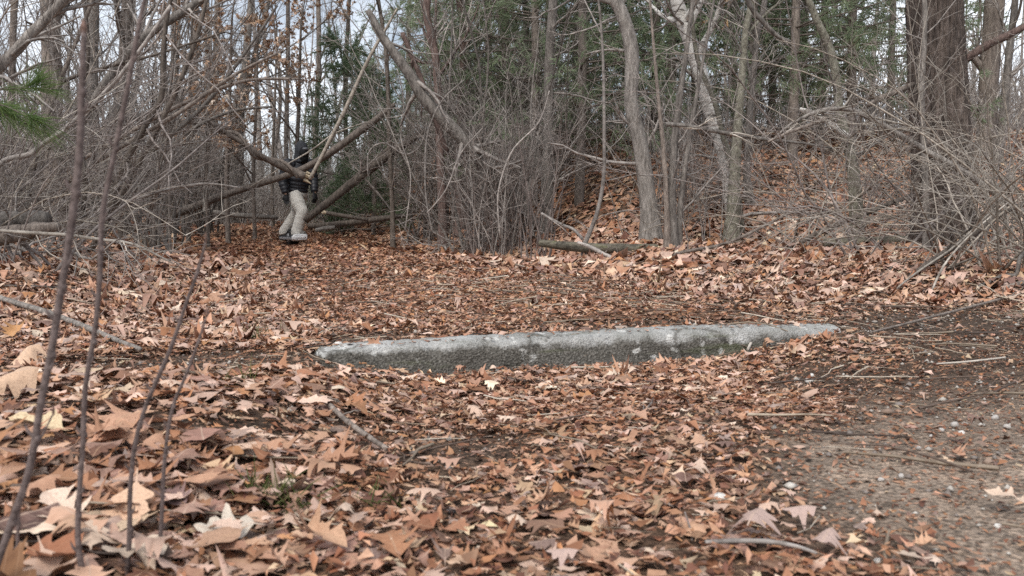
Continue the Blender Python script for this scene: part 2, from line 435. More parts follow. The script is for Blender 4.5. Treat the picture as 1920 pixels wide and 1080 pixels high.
def kerb_mat():
    m, n, l, b = mat_new('old_concrete')
    tc = n.new('ShaderNodeTexCoord'); sx = n.new('ShaderNodeSeparateXYZ')
    l.new(tc.outputs['Object'], sx.inputs['Vector'])
    no = n.new('ShaderNodeTexNoise'); no.inputs['Scale'].default_value = 7; no.inputs['Detail'].default_value = 8; no.inputs['Roughness'].default_value = 0.7
    n2 = n.new('ShaderNodeTexNoise'); n2.inputs['Scale'].default_value = 130; n2.inputs['Detail'].default_value = 3
    vo = n.new('ShaderNodeTexVoronoi'); vo.inputs['Scale'].default_value = 150
    for x in (no, n2, vo): l.new(tc.outputs['Object'], x.inputs['Vector'])
    # stain line: height plus noise
    ad = n.new('ShaderNodeMath'); ad.operation = 'MULTIPLY_ADD'; ad.inputs[1].default_value = 0.11
    l.new(no.outputs['Fac'], ad.inputs[0]); l.new(sx.outputs['Z'], ad.inputs[2])
    ux = n.new('ShaderNodeMath'); ux.operation = 'MULTIPLY_ADD'; ux.inputs[1].default_value = 0.016; l.new(sx.outputs['X'], ux.inputs[0]); l.new(ad.outputs[0], ux.inputs[2])
    mr = n.new('ShaderNodeMapRange'); mr.inputs['From Min'].default_value = 0.012 + .055; mr.inputs['From Max'].default_value = 0.030 + .055
    l.new(ux.outputs[0], mr.inputs['Value'])
    base = ramp(n, [(0.3, (.22, .22, .20)), (0.55, (.36, .36, .345)), (0.72, (.52, .52, .505))])
    l.new(no.outputs['Fac'], base.inputs['Fac'])
    dark = ramp(n, [(0.28, (.065, .061, .052)), (0.55, (.125, .118, .103)), (0.74, (.21, .20, .18))])
    l.new(n2.outputs['Fac'], dark.inputs['Fac'])
    mx = n.new('ShaderNodeMix'); mx.data_type = 'RGBA'
    l.new(mr.outputs['Result'], mx.inputs['Factor']); l.new(dark.outputs['Color'], mx.inputs['A']); l.new(base.outputs['Color'], mx.inputs['B'])
    sp = ramp(n, [(0.0, (.55, .55, .52)), (0.16, (.9, .9, .88)), (0.3, (1, 1, 1))])
    l.new(n2.outputs['Fac'], sp.inputs['Fac'])
    sp2 = ramp(n, [(0.36, (.68, .67, .65)), (0.58, (1.08, 1.08, 1.08))])
    l.new(n2.outputs['Fac'], sp2.inputs['Fac'])
    m2 = n.new('ShaderNodeMix'); m2.data_type = 'RGBA'; m2.blend_type = 'MULTIPLY'; m2.inputs['Factor'].default_value = 0.5
    l.new(mx.outputs['Result'], m2.inputs['A']); l.new(sp2.outputs['Color'], m2.inputs['B'])
    ve = n.new('ShaderNodeTexVoronoi'); ve.feature = 'DISTANCE_TO_EDGE'; ve.inputs['Scale'].default_value = 2.6
    wv = n.new('ShaderNodeMix'); wv.data_type = 'RGBA'; wv.inputs['Factor'].default_value = .12
    l.new(tc.outputs['Object'], wv.inputs['A']); l.new(no.outputs['Color'], wv.inputs['B']); l.new(wv.outputs['Result'], ve.inputs['Vector'])
    ck = ramp(n, [(0.0, (.25, .24, .22)), (0.008, (.45, .43, .40)), (0.016, (1, 1, 1))]); l.new(ve.outputs['Distance'], ck.inputs['Fac'])
    m4 = n.new('ShaderNodeMix'); m4.data_type = 'RGBA'; m4.blend_type = 'MULTIPLY'; m4.inputs['Factor'].default_value = .75
    l.new(m2.outputs['Result'], m4.inputs['A']); l.new(ck.outputs['Color'], m4.inputs['B'])
    n4 = n.new('ShaderNodeTexNoise'); n4.inputs['Scale'].default_value = 16; n4.inputs['Detail'].default_value = 6; l.new(tc.outputs['Object'], n4.inputs['Vector'])
    lr = ramp(n, [(0.60, (0, 0, 0)), (0.66, (1, 1, 1))]); l.new(n4.outputs['Fac'], lr.inputs['Fac'])
    m5 = n.new('ShaderNodeMix'); m5.data_type = 'RGBA'; m5.inputs['B'].default_value = (.60, .60, .57, 1)
    lf = n.new('ShaderNodeMath'); lf.operation = 'MULTIPLY'; lf.inputs[1].default_value = .75; l.new(lr.outputs['Color'], lf.inputs[0])
    l.new(lf.outputs[0], m5.inputs['Factor']); l.new(m4.outputs['Result'], m5.inputs['A'])
    n5 = n.new('ShaderNodeTexNoise'); n5.inputs['Scale'].default_value = 5; n5.inputs['Detail'].default_value = 7; l.new(tc.outputs['Generated'], n5.inputs['Vector'])
    mo = ramp(n, [(0.60, (0, 0, 0)), (0.70, (1, 1, 1))]); l.new(n5.outputs['Fac'], mo.inputs['Fac'])
    m6 = n.new('ShaderNodeMix'); m6.data_type = 'RGBA'; m6.inputs['B'].default_value = (.10, .11, .06, 1)
    lf2 = n.new('ShaderNodeMath'); lf2.operation = 'MULTIPLY'; lf2.inputs[1].default_value = .6; l.new(mo.outputs['Color'], lf2.inputs[0])
    l.new(lf2.outputs[0], m6.inputs['Factor']); l.new(m5.outputs['Result'], m6.inputs['A'])
    l.new(m6.outputs['Result'], b.inputs['Base Color'])
    bm = n.new('ShaderNodeBump'); bm.inputs['Strength'].default_value = 0.7; bm.inputs['Distance'].default_value = 0.006
    a3 = n.new('ShaderNodeMath'); a3.operation = 'ADD'; l.new(n2.outputs['Fac'], a3.inputs[0]); l.new(vo.outputs['Distance'], a3.inputs[1])
    l.new(a3.outputs[0], bm.inputs['Height']); l.new(bm.outputs['Normal'], b.inputs['Normal'])
    b.inputs['Roughness'].default_value = 0.92
    return m
M['kerb'] = kerb_mat()
M['moss'] = bark('moss_bark', (.06, .055, .045), (.17, .155, .12), (.12, .15, .045), scale=(5, 5, 9), bump=0.5)
M['stone'] = simple('pebble_stone', (.45, .42, .39), 0.8, .25, 25, .3, .3)
M['stone_white'] = simple('quartz_stone', (.66, .64, .60), 0.7, .15, 25, .3, .3)
M['stone_dark'] = simple('dark_stone', (.12, .12, .125), 0.8, .3, 25, .3, .3)

# ------------------------------------------------------------------ ground
def dirt_mask(x, y):
    """1 where bare soil shows"""
    x = np.asarray(x, float); y = np.asarray(y, float)
    w = 0.10 * np.sin(7 * x + 3 * y) + 0.07 * np.sin(13 * x - 9 * y + 1)
    u, s = kerb_us(x, y)
    a = sst(0.0, 0.42, x - (0.29 + 0.10 * (y - 1.0) + .40 * np.clip(y - 2.0, 0, 9)) + 1.3 * w) * (1 - sst(3.7, 4.3, y + 0.5 * w))
    b = sst(-0.36, -0.18, -np.abs(s + 0.16 + 0.3 * np.clip(-u - 0.05, 0, 1) ) + w * .6) * (1 - sst(-0.04, 0.12, u)) * sst(-0.75, -0.4, u)
    e = .85 * sst(.35, .6, u) * (1 - sst(1.0, 1.3, u)) * sst(0.02, .1, s) * (1 - sst(.45, .9, s + w))
    f = .9 * (1 - sst(.06, .26, np.abs((x + .85) * .86 - (y - 2.38) * .5) + .6 * w)) * (1 - sst(.25, .5, np.hypot(x + .85, y - 2.38)))
    c = sst(0.02, 0.10, s) * (1 - sst(0.22, 0.55, s + w)) * sst(-0.1, 0.1, u) * (0.65 + 0.35 * np.sin(5 * u + 1))
    dd = 0.8 * (1 - sst(0.06, 0.30, np.hypot((x + 0.42) * .6, (y - 1.6)) + w))
    return np.clip(np.maximum.reduce([a, b, c, dd, e, f]), 0, 1)

def path_mask(x, y):
    d = np.abs(x - xp(y))
    return (1 - sst(0.75, 1.5, d)) * sst(3.0, 3.6, y)

xs = np.concatenate([-np.geomspace(160, 3.2, 70), np.arange(-3.1, 4.0, 0.05), np.geomspace(4.05, 160, 70)])
ys = np.concatenate([-np.geomspace(30, 1, 10), np.arange(-0.8, 6.5, 0.05), np.geomspace(6.55, 30, 120), np.geomspace(31, 260, 30)])
X, Y = np.meshgrid(xs, ys)
Z = gz(X, Y)
fine = ((X > -3.2) & (X < 4.2) & (Y > 0) & (Y < 7))
Z = Z + fine * dirt_mask(X, Y) * rng.normal(0, 0.0022, X.shape)
dm = dirt_mask(X, Y)
nearlight = 1 - sst(1.4, 2.6, Y)
soil_dark = np.array([.09, .066, .051]); soil_dry = np.array([.30, .25, .21]); soil_leafy = np.array([.15, .10, .072])
tint = soil_leafy + (soil_dark - soil_leafy) * dm[..., None]
tint = tint + (soil_dry - tint) * (dm * nearlight * sst(0.3, 0.6, X))[..., None]
idx = np.arange(X.size).reshape(X.shape)
Q = np.stack([idx[:-1, :-1], idx[:-1, 1:], idx[1:, 1:], idx[1:, :-1]], -1).reshape(-1, 4)
ground = obj('ground', mesh_from('ground', np.stack([X, Y, Z], -1), Q, mat=M['soil'], tint=tint.reshape(-1, 3)))
tag(ground, kind='structure')

# trodden path: a sheet 5 mm above the ground
pv, pu = np.meshgrid(np.concatenate([np.arange(3.55, 8, .1), np.arange(8, 26, .3)]), np.linspace(-1, 1, 13), indexing='ij')
wob = 1.05 + 0.12 * np.sin(pv * 1.3) + 0.08 * np.sin(pv * 3.1 + pu)
px_ = xp(pv) + pu * wob
pz_ = gz(px_, pv) + 0.006 - 0.012 * (np.abs(pu) > .99)
idx = np.arange(px_.size).reshape(px_.shape)
Q = np.stack([idx[:-1, :-1], idx[:-1, 1:], idx[1:, 1:], idx[1:, :-1]], -1).reshape(-1, 4)
path = obj('path', mesh_from('path', np.stack([px_, pv, pz_], -1), Q, mat=M['soil'], tint=np.full((px_.size, 3), (.20, .125, .085))))
tag(path, kind='structure')

# ------------------------------------------------------------------ concrete kerb
def build_kerb():
    K, prof = 120, []
    # profile (s, z): from back bottom over the top to front bottom
    pr = [(0.0, -0.16), (0.0, -0.05), (0.0, 0.014), (-0.005, 0.027), (-0.018, 0.033), (-0.045, 0.034), (-0.075, 0.033), (-0.098, 0.030), (-0.112, 0.025),
          (-0.122, 0.016), (-0.127, 0.004), (-0.130, -0.012), (-0.133, -0.032), (-0.136, -0.055), (-0.14, -0.075), (-0.145, -0.10), (-0.15, -0.16)]
    pr = np.array(pr); n = len(pr)
    u = np.linspace(0, KLEN, K)
    V = np.zeros((K, n, 3))
    hump = 0.005 * np.sin(PI * u / KLEN) - 0.010 * sst(0.18, 0.0, u) - 0.012 * sst(KLEN - .5, KLEN, u)
    V[:, :, 0] = u[:, None]
    V[:, :, 1] = pr[None, :, 0]
    V[:, :, 2] = pr[None, :, 1] + hump[:, None]
    ph = 0.004 * np.sin(u * 9)[:, None] * np.sin(np.arange(n) * .8)[None] + rng.normal(0, .0016, (K, n))
    V[:, :, 1] += ph * 1.2; V[:, :, 2] += ph * (np.arange(n) > 1)
    # chips off the arris
    for _ in range(9):
        c, w, dp = rng.uniform(.1, KLEN - .1), rng.uniform(.01, .035), rng.uniform(.004, .011)
        g = np.exp(-((u - c) / w) ** 2)[:, None] * np.exp(-((np.arange(n) - 9) / 2.0) ** 2)[None]
        V[:, :, 2] -= dp * g; V[:, :, 1] += dp * g
    # broken ends
    for e, sg in ((0, 1), (-1, -1)):
        V[e, :, 0] += sg * rng.uniform(0, .02, n)
    idx = np.arange(K * n).reshape(K, n)
    Q = np.stack([idx[:-1, :-1], idx[:-1, 1:], idx[1:, 1:], idx[1:, :-1]], -1).reshape(-1, 4)
    VV = V.reshape(-1, 3); T = []
    for e in (0, K - 1):
        c = VV[idx[e]].mean(0)
        VV = np.vstack([VV, c]); k = len(VV) - 1
        for i in range(n - 1):
            T.append((idx[e, i], idx[e, i + 1], k) if e else (idx[e, i + 1], idx[e, i], k))
    o = obj('concrete_kerb', mesh_from('concrete_kerb', VV, Q, T, M['kerb']))
    o.location = (KL[0], KL[1], -0.002); o.rotation_euler = (0, 0, math.atan2(KE[1], KE[0]))
    tag(o, 'long weathered grey concrete kerb half buried across the leafy path', 'kerb')
build_kerb()

# ------------------------------------------------------------------ fallen leaves
def leaf_rows(kind):
    if kind == 0:   # pin oak: deep pointed lobes
        return np.array([(0, .007, 0), (.17, .011, 0), (.22, .06, .0), (.29, .24, .05), (.34, .15, .01), (.40, .10, 0), (.46, .17, .03), (.53, .34, .09), (.58, .19, .02), (.64, .11, 0), (.72, .26, .07), (.78, .14, .02), (.87, .09, .02), (1, .0, 0)])
    if kind == 1:   # red oak: broad, shallow sinuses
        return np.array([(0, .008, 0), (.15, .012, 0), (.20, .08, 0), (.28, .24, .02), (.33, .22, .04), (.40, .13, 0), (.47, .24, .03), (.54, .35, .06), (.59, .25, .04), (.65, .17, 0), (.74, .28, .07), (.82, .13, .01), (.9, .10, .02), (1, .0, 0)])
    if kind == 5:
        return np.repeat(leaf_rows(0), 1, 0)
    if kind == 2:   # plain long leaf
        return np.array([(0, .006, 0), (.12, .02, 0), (.3, .17, 0), (.55, .22, 0), (.8, .12, 0), (1, 0, 0)])
    if kind == 3:   # coarse oak for the middle distance
        return np.array([(0, .01, 0), (.2, .06, 0), (.35, .30, .04), (.45, .10, 0), (.68, .34, .06), (.80, .10, 0), (1, 0, 0)])
    return np.array([(0, .12, 0), (.45, .34, .1), (1, .08, 0)])   # torn piece

def leaf_batch(kind, x, y, L, tint, lift, tilt_s=0.28, curl=1.0, rg=None, conform=True, z0=None, fine=False, want_luv=False, smooth_rows=0):
    """vectorised leaves -> V, Q, C"""
    rg = rg or rng
    rows = leaf_rows(kind); N = len(x)
    if smooth_rows:
        q_ = np.linspace(0, len(rows) - 1, smooth_rows); i_ = np.clip(q_.astype(int), 0, len(rows) - 2); f_ = (q_ - i_)[:, None]
        g_ = f_ * f_ * (3 - 2 * f_); fl_ = np.concatenate([f_, g_, g_], 1)
        rows = rows[i_] * (1 - fl_) + rows[i_ + 1] * fl_
        # small teeth on the rim
        rows = rows * np.stack([np.ones(smooth_rows), 1 + .07 * (np.arange(smooth_rows) % 2), np.ones(smooth_rows)], 1)
    n = len(rows)
    # jitter the outline leaf by leaf
    def lobe_noise():
        k_ = rg.normal(size=(N, 7)); p_ = np.linspace(0, 6, n); j_ = np.clip(p_.astype(int), 0, 5); t_ = p_ - j_
        return k_[:, j_] * (1 - t_) + k_[:, j_ + 1] * t_
    w = rows[None, :, 1] * np.clip(1 + 0.30 * lobe_noise(), .15, 2)
    w2 = rows[None, :, 1] * np.clip(1 + 0.30 * lobe_noise(), .15, 2)
    u = np.broadcast_to(rows[None, :, 0], (N, n))
    us = u + rows[None, :, 2] * (0.6 + 0.8 * rg.random((N, 1)))
    um = .5 * (u + us)
    if fine:
        U = np.stack([us, um, u, um, us], 2); Vv = np.stack([-np.abs(w2), -np.abs(w2) * .5, np.zeros_like(w), np.abs(w) * .5, np.abs(w)], 2)
    else:
        U = np.stack([us, u, us], 2); Vv = np.stack([-np.abs(w2), np.zeros_like(w), np.abs(w)], 2)
    nc = U.shape[2]
    g = lambda a, b: rg.uniform(a, b, N)[:, None, None]
    c1 = rg.normal(0, .75, N)[:, None, None] * curl; fold = rg.normal(.15, .42, N)[:, None, None] * curl; c3 = rg.normal(.6, 2.0, N)[:, None, None] * curl
    h = c1 * (U - .5) ** 2 + fold * np.abs(Vv) + c3 * Vv ** 2 + 0.09 * curl * np.sin(g(5, 9) * U + g(0, 6)) * np.sin(g(6, 12) * Vv + g(0, 6))
    tw = g(-.7, .7) * curl * (U - .5); h = h + tw * Vv
    A = np.stack([(U - .5), Vv, h], -1) * L[:, None, None, None]
    ya = rg.uniform(0, 2 * PI, N); tl = rg.normal(0, tilt_s, N); ta = rg.uniform(0, 2 * PI, N)
    fl = rg.random(N) < .45
    A[fl, :, :, 2] *= -1; A[fl, :, :, 1] *= -1
    # rodrigues about horizontal axis
    k = np.stack([np.cos(ta), np.sin(ta), np.zeros(N)], -1)[:, None, None, :]
    c, s = np.cos(tl)[:, None, None, None], np.sin(tl)[:, None, None, None]
    cy, sy = np.cos(ya)[:, None, None], np.sin(ya)[:, None, None]
    B = np.stack([A[..., 0] * cy - A[..., 1] * sy, A[..., 0] * sy + A[..., 1] * cy, A[..., 2]], -1)
    kk = np.broadcast_to(k, B.shape)
    B = B * c + np.cross(kk, B) * s + kk * (np.sum(kk * B, -1, keepdims=True)) * (1 - c)
    low = B[..., 2].reshape(N, -1).min(1)
    B[..., 2] += (lift - 0.75 * low)[:, None, None]
    B[..., 0] += x[:, None, None]; B[..., 1] += y[:, None, None]
    if z0 is None:
        B[..., 2] += gz(B[..., 0], B[..., 1]) if conform else gz(x, y)[:, None, None]
    else:
        B[..., 2] += z0[:, None, None]
    idx = np.arange(N * n * nc).reshape(N, n, nc)
    q = np.concatenate([np.stack([idx[:, :-1, j], idx[:, 1:, j], idx[:, 1:, j + 1], idx[:, :-1, j + 1]], -1).reshape(-1, 4) for j in range(nc - 1)])
    C = np.repeat(tint, n * nc, axis=0)
    if fine or want_luv:
        lu = np.stack([U, Vv + 1.0, np.broadcast_to(rg.random((N, 1, 1)), U.shape)], -1).reshape(-1, 3)
        return B.reshape(-1, 3), q, C, lu
    return B.reshape(-1, 3), q, C

PAL = np.array([(.46, .29, .20), (.40, .235, .155), (.34, .17, .095), (.24, .105, .055), (.15, .070, .048), (.52, .38, .265), (.58, .47, .34), (.30, .215, .175), (.40, .20, .09), (.20, .12, .09)])
PAL = PAL * np.array([1.05, .965, .87]) * .93 + .10 * (PAL @ np.array([.3, .6, .1]))[:, None]
W_STD = np.array([.24, .21, .15, .10, .08, .08, .02, .05, .04, .06])
W_PATH = np.array([.14, .18, .21, .17, .11, .05, .015, .05, .05, .05])
W_LEFT = np.array([.23, .22, .16, .10, .06, .06, .015, .03, .11, .05])

def chips(x, y, L, tint, lift, tilt=.22, z0=None):
    n = len(x)
    c = np.array([(-.5, 0, 0), (.05, -.33, 0), (.5, 0, 0), (-.05, .33, 0)])[None] + rng.normal(0, .12, (n, 4, 3)) * np.array([1, 1, .45])
    c[:, 1::2, 2] += rng.normal(.05, .12, (n, 1))
    c = c * L[:, None, None] * np.stack([np.ones(n), rng.uniform(.35, 1.1, n), np.ones(n)], -1)[:, None, :]
    a = rng.uniform(0, 2 * PI, n)[:, None]
    X_ = c[..., 0] * np.cos(a) - c[..., 1] * np.sin(a); Y_ = c[..., 0] * np.sin(a) + c[..., 1] * np.cos(a)
    Z_ = c[..., 2] + X_ * rng.normal(0, tilt, (n, 1)) + Y_ * rng.normal(0, tilt, (n, 1))
    Z_ = Z_ - .7 * Z_.min(1, keepdims=True) + lift[:, None]
    X_ = X_ + x[:, None]; Y_ = Y_ + y[:, None]
    Z_ = Z_ + (gz(X_, Y_) if z0 is None else z0[:, None])
    b_ = (np.arange(n) * 4)[:, None]
    T = np.concatenate([b_ + np.array([[0, 1, 2]]), b_ + np.array([[0, 2, 3]])])
    return np.stack([X_, Y_, Z_], -1).reshape(-1, 3), T, np.repeat(tint, 4, axis=0)

def tints(n, w, rg=None):
    rg = rg or rng
    c = PAL[rg.choice(len(PAL), n, p=w / w.sum())]
    return np.clip(c * (1 + .16 * rg.normal(size=(n, 1))) * (1 + .05 * rg.normal(size=(n, 3)) * np.array([.6, .35, .6])), .02, .8)

def scatter(n, y0, y1, pw=1.0, margin=0.35, spread=0.66):
    """points in the view wedge, area-uniform in y when pw=1"""
    y = np.sqrt(rng.uniform(y0 ** 2, y1 ** 2, n))
    x = rng.uniform(-1, 1, n) * (spread * y + margin)
    return x, y

def under_kerb(x, y):
    u, s = kerb_us(x, y)
    return (u > -.01) & (u < 1.01) & (s > -.165) & (s < 0.02)

def front_kerb(x, y):
    u, s = kerb_us(x, y)
    return (u > 0) & (u < 1) & (s > -.27) & (s < -.16)

def litter():
    mb = MB(); far = MB(); bits = MB()
    # --- near leaves
    n = 34000
    x, y = scatter(n, 0.72, 4.2)
    dm = dirt_mask(x, y); pm = path_mask(x, y)
    keep = (rng.random(n) > dm * 0.985) & (rng.random(n) > pm * .35) & ~under_kerb(x, y) & (rng.random(n) > .55 * front_kerb(x, y))
    x, y, pm, dm = x[keep], y[keep], pm[keep], dm[keep]
    n = len(x)
    left = sst(0.2, -0.45, x) * (1 - sst(2.2, 3.4, y))
    big_left = sst(-.22, -.5, x) * (1 - sst(1.4, 2.3, y))
    trod = np.clip(sst(-.5, 0.1, x) * (1 - sst(2.0, 2.5, y)), 0, 1)   # walked-over leaves in front of the kerb
    L = rng.lognormal(math.log(.045), .36, n) * (1 - .45 * pm) * (1 - .30 * trod) * (1 + .25 * big_left) * (1 - .3 * dm)
    L = np.clip(L, .016, .105)
    w = rng.random(n)
    T = np.where((w < left)[:, None], tints(n, W_LEFT), np.where((w < pm + trod * .5)[:, None], tints(n, W_PATH), tints(n, W_STD)))
    kind = rng.choice(3, n, p=[.48, .38, .14])
    lift = rng.uniform(0, 1, n) ** 1.5 * (.020 + .014 * left)
    ts = 0.16 + 0
    # the largest on screen become objects of their own (parts of the ground)
    inview = (np.abs(x) < .6 * y) & (y > .98)
    score = np.where(inview, L / y, 0) * (lift > .008)
    big = np.argsort(-score)[:255]
    isbig = np.zeros(n, bool); isbig[big] = True
    for k in range(3):
        for tl, sel in ((.08, w < .65), (.21, w >= .65)):
          for nearby in (0, 1):
            m_ = (kind == k) & ~isbig & sel & ((y < 1.75) == bool(nearby)) & (y < 2.9)
            V, Q, C, lu = leaf_batch(k, x[m_], y[m_], L[m_], T[m_], lift[m_], tl, .5, want_luv=True, smooth_rows=21 if nearby else 0)
            mb.add(V, Q, None, C); mb.L.append(lu)
    m_ = (y >= 2.9) & ~isbig
    V, Q, C, lu = leaf_batch(3, x[m_], y[m_], L[m_], T[m_], lift[m_], .15, .6, want_luv=True)
    mb.add(V, Q, None, C); mb.L.append(lu)
    # --- middle distance
    n = 48000
    x2, y2 = scatter(n, 4.1, 10.5, margin=.4)
    dm = dirt_mask(x2, y2); pm = path_mask(x2, y2)
    keep = (rng.random(n) > dm * .8) & (rng.random(n) > .5 * pm)
    x2, y2, pm = x2[keep], y2[keep], pm[keep]; n = len(x2)
    L2 = np.clip(rng.lognormal(math.log(.069), .30, n) * (1 - .48 * pm), .02, .16)
    w2 = rng.random(n)
    T2 = np.where((w2 < pm)[:, None], tints(n, W_PATH), tints(n, W_STD))
    for tl, sel in ((.08, w2 < .6), (.22, w2 >= .6)):
        for lo, hi, kd in ((0, 6.2, 3), (6.2, 99, 4)):
            q_ = sel & (y2 >= lo) & (y2 < hi)
            V, Q, C = leaf_batch(kd, x2[q_], y2[q_], L2[q_] * (1 if kd == 3 else 1.1), T2[q_], rng.uniform(0, .03, q_.sum()), tl, .6)
            far.add(V, Q, None, C)
    # --- far
    n = 80000
    x3, y3 = scatter(n, 10.3, 25, margin=.5)
    pm = path_mask(x3, y3)
    L3 = np.clip(rng.lognormal(math.log(.105), .28, n) * (1 - .3 * pm), .05, .22)
    T3 = np.where((rng.random(n) < pm)[:, None], tints(n, W_PATH), tints(n, W_STD))
    V, T_, C = chips(x3, y3, L3, T3, rng.uniform(0, .03, n), .25)
    far.add(V, None, T_, C)
    # --- torn bits and crumbs everywhere near, thicker on the trodden ground
    n = 110000
    x4, y4 = scatter(n, .72, 7.5)
    dm = dirt_mask(x4, y4); pm = path_mask(x4, y4)
    keep = (rng.random(n) < .34 + .40 * pm + .16 * dm) & ~under_kerb(x4, y4)
    x4, y4, pm, dm = x4[keep], y4[keep], pm[keep], dm[keep]; n = len(x4)
    L4 = np.clip(rng.lognormal(math.log(.024), .5, n) * (1 - .4 * dm) * (1 + .35 * pm), .004, np.clip(.012 * y4, .014, .045))
    V, T_, C = chips(x4, y4, L4, tints(n, W_PATH) * (1 - .25 * dm[:, None]), rng.uniform(0, .016, n), .2)
    bits.add(V, None, T_, C)
    n = 48000
    x4, y4 = scatter(n, .8, 3.2)
    keep = ~under_kerb(x4, y4) & (rng.random(n) < 1 - .2 * dirt_mask(x4, y4))
    x4, y4 = x4[keep], y4[keep]; n = len(x4)
    dm = dirt_mask(x4, y4)
    V, T_, C = chips(x4, y4, np.clip(rng.lognormal(math.log(.016), .4, n) * (1 - .5 * dm), .003, .03), tints(n, W_PATH) * (1 - .15 * dm[:, None]), rng.uniform(0, .026, n) * (1 - .85 * dm), .25)
    bits.add(V, None, T_, C)
    # crumbs and a few leaves lying on top of the kerb
    n = 330; u_ = rng.uniform(.02, .98, n) * KLEN; s_ = -rng.uniform(.0, .115, n)
    V, T_, C = chips(KL[0] + KE[0] * u_ + KN[0] * s_, KL[1] + KE[1] * u_ + KN[1] * s_, np.clip(rng.lognormal(math.log(.011), .5, n), .003, .035), tints(n, W_PATH), np.full(n, .001), .12, z0=np.full(n, .036) - .010 * (1 - np.sin(PI * u_ / KLEN)))
    bits.add(V, None, T_, C)
    n = 26000
    y4 = np.sqrt(rng.uniform(6.0 ** 2, 17 ** 2, n)); x4 = xp(y4) + rng.normal(0, .75, n)
    V, T_, C = chips(x4, y4, np.clip(rng.lognormal(math.log(.055), .3, n), .02, .09), tints(n, W_PATH), rng.uniform(0, .02, n), .16)
    bits.add(V, None, T_, C)
    tag(obj('leaf_litter', mb.mesh('leaf_litter', M['leaf'])), 'brown oak leaves lying thick on the ground near the concrete kerb', 'leaves', kind='stuff')
    tag(obj('fallen_leaves', far.mesh('fallen_leaves', M['leaf'])), 'carpet of brown fallen leaves over the path and hillside under the trees', 'leaves', kind='stuff')
    tag(obj('crushed_leaves', bits.mesh('crushed_leaves', M['leaf'])), 'torn crumbs of trodden dry leaf on path and bare soil', 'leaves', kind='stuff')
    # --- individual leaves: shared shapes
    protos = []
    for i in range(96):
        w_ = W_LEFT if i < 40 else W_STD
        tt = tints(1, w_)
        V, Q, C, lu = leaf_batch([0, 0, 1, 0, 2, 1][i % 6], np.zeros(1), np.zeros(1), np.ones(1), tt, np.zeros(1), .08, .42, z0=np.zeros(1), fine=True, smooth_rows=27)
        protos.append(mesh_from('oak_leaf', V, Q, mat=M['leaf'], tint=C, luv=lu))
    for i in big:
        pi = rng.integers(0, 40) if rng.random() < left[i] else rng.integers(40, 96)
        o = obj('oak_leaf', protos[pi], ground)
        o.location = (x[i], y[i], gz(x[i], y[i]) + lift[i] + .003)
        o.rotation_euler = (0, 0, rng.uniform(0, 6.28)); o.scale = (L[i],) * 3
    # leaves one can point at in the photograph: (px, py, length, tint, tilt, yaw, kind)
    for (px, py, L_, tt, tx, tz, k) in [
        (232, 838, .17, (.50, .29, .19), .25, 3.3, 0), (75, 832, .16, (.60, .48, .31), .2, 2.9, 2), (432, 1035, .11, (.52, .43, .32), .25, 1.2, 1),
        (1890, 968, .09, (.50, .34, .22), .18, .3, 0), (1118, 676, .105, (.46, .26, .14), .55, .2, 1), (1082, 688, .09, (.60, .49, .37), .55, 2.8, 0),
        (1026, 676, .085, (.42, .27, .19), 1.2, 1.4, 2), (860, 672, .09, (.36, .18, .13), .8, .8, 0), (705, 668, .08, (.40, .22, .14), 1.0, 1.8, 1),
        (1690, 682, .085, (.42, .23, .15), .05, .1, 0), (1310, 915, .07, (.46, .30, .2), .3, 1, 0), (1185, 800, .10, (.44, .27, .19), .3, 2.4, 0),
        (30, 640, .14, (.50, .27, .12), .4, 1.0, 1), (60, 700, .15, (.52, .30, .15), .45, 2.0, 0), (40, 760, .15, (.48, .28, .14), .5, .5, 1),
        (250, 1010, .13, (.50, .28, .14), .5, 1.9, 1), (330, 975, .10, (.24, .16, .15), .2, .2, 1), (120, 1010, .14, (.55, .38, .26), .3, .9, 0),
        (600, 1050, .12, (.50, .31, .20), .3, 3.0, 0), (30, 500, .12, (.26, .09, .04), .5, .4, 1), (330, 482, .15, (.24, .085, .035), .3, .2, 1),
        (1490, 622, .09, (.48, .32, .22), .3, .2, 0), (1440, 655, .085, (.44, .27, .18), .35, 2.6, 0), (590, 618, .10, (.50, .34, .23), .3, .1, 0),
        (1620, 560, .12, (.50, .36, .25), .25, 2.8, 0), (1395, 522, .15, (.55, .40, .28), .3, .1, 0), (890, 800, .085, (.46, .28, .18), .3, 1.2, 0)]:
        L_ *= .78
        V, Q, C, lu = leaf_batch(k, np.zeros(1), np.zeros(1), np.ones(1), np.array([tt]), np.zeros(1), .05, .65, z0=np.zeros(1), fine=True, smooth_rows=27)
        o = obj('oak_leaf', mesh_from('oak_leaf', V, Q, mat=M['leaf'], tint=C, luv=lu), ground)
        p = G(px, py)
        o.location = (p[0], p[1], p[2] + .022 + .3 * L_ * math.sin(min(tx, 1.2)))
        o.rotation_euler = (tx, 0, 0); o.rotation_euler.rotate_axis('Z', tz); o.scale = (L_,) * 3
litter()

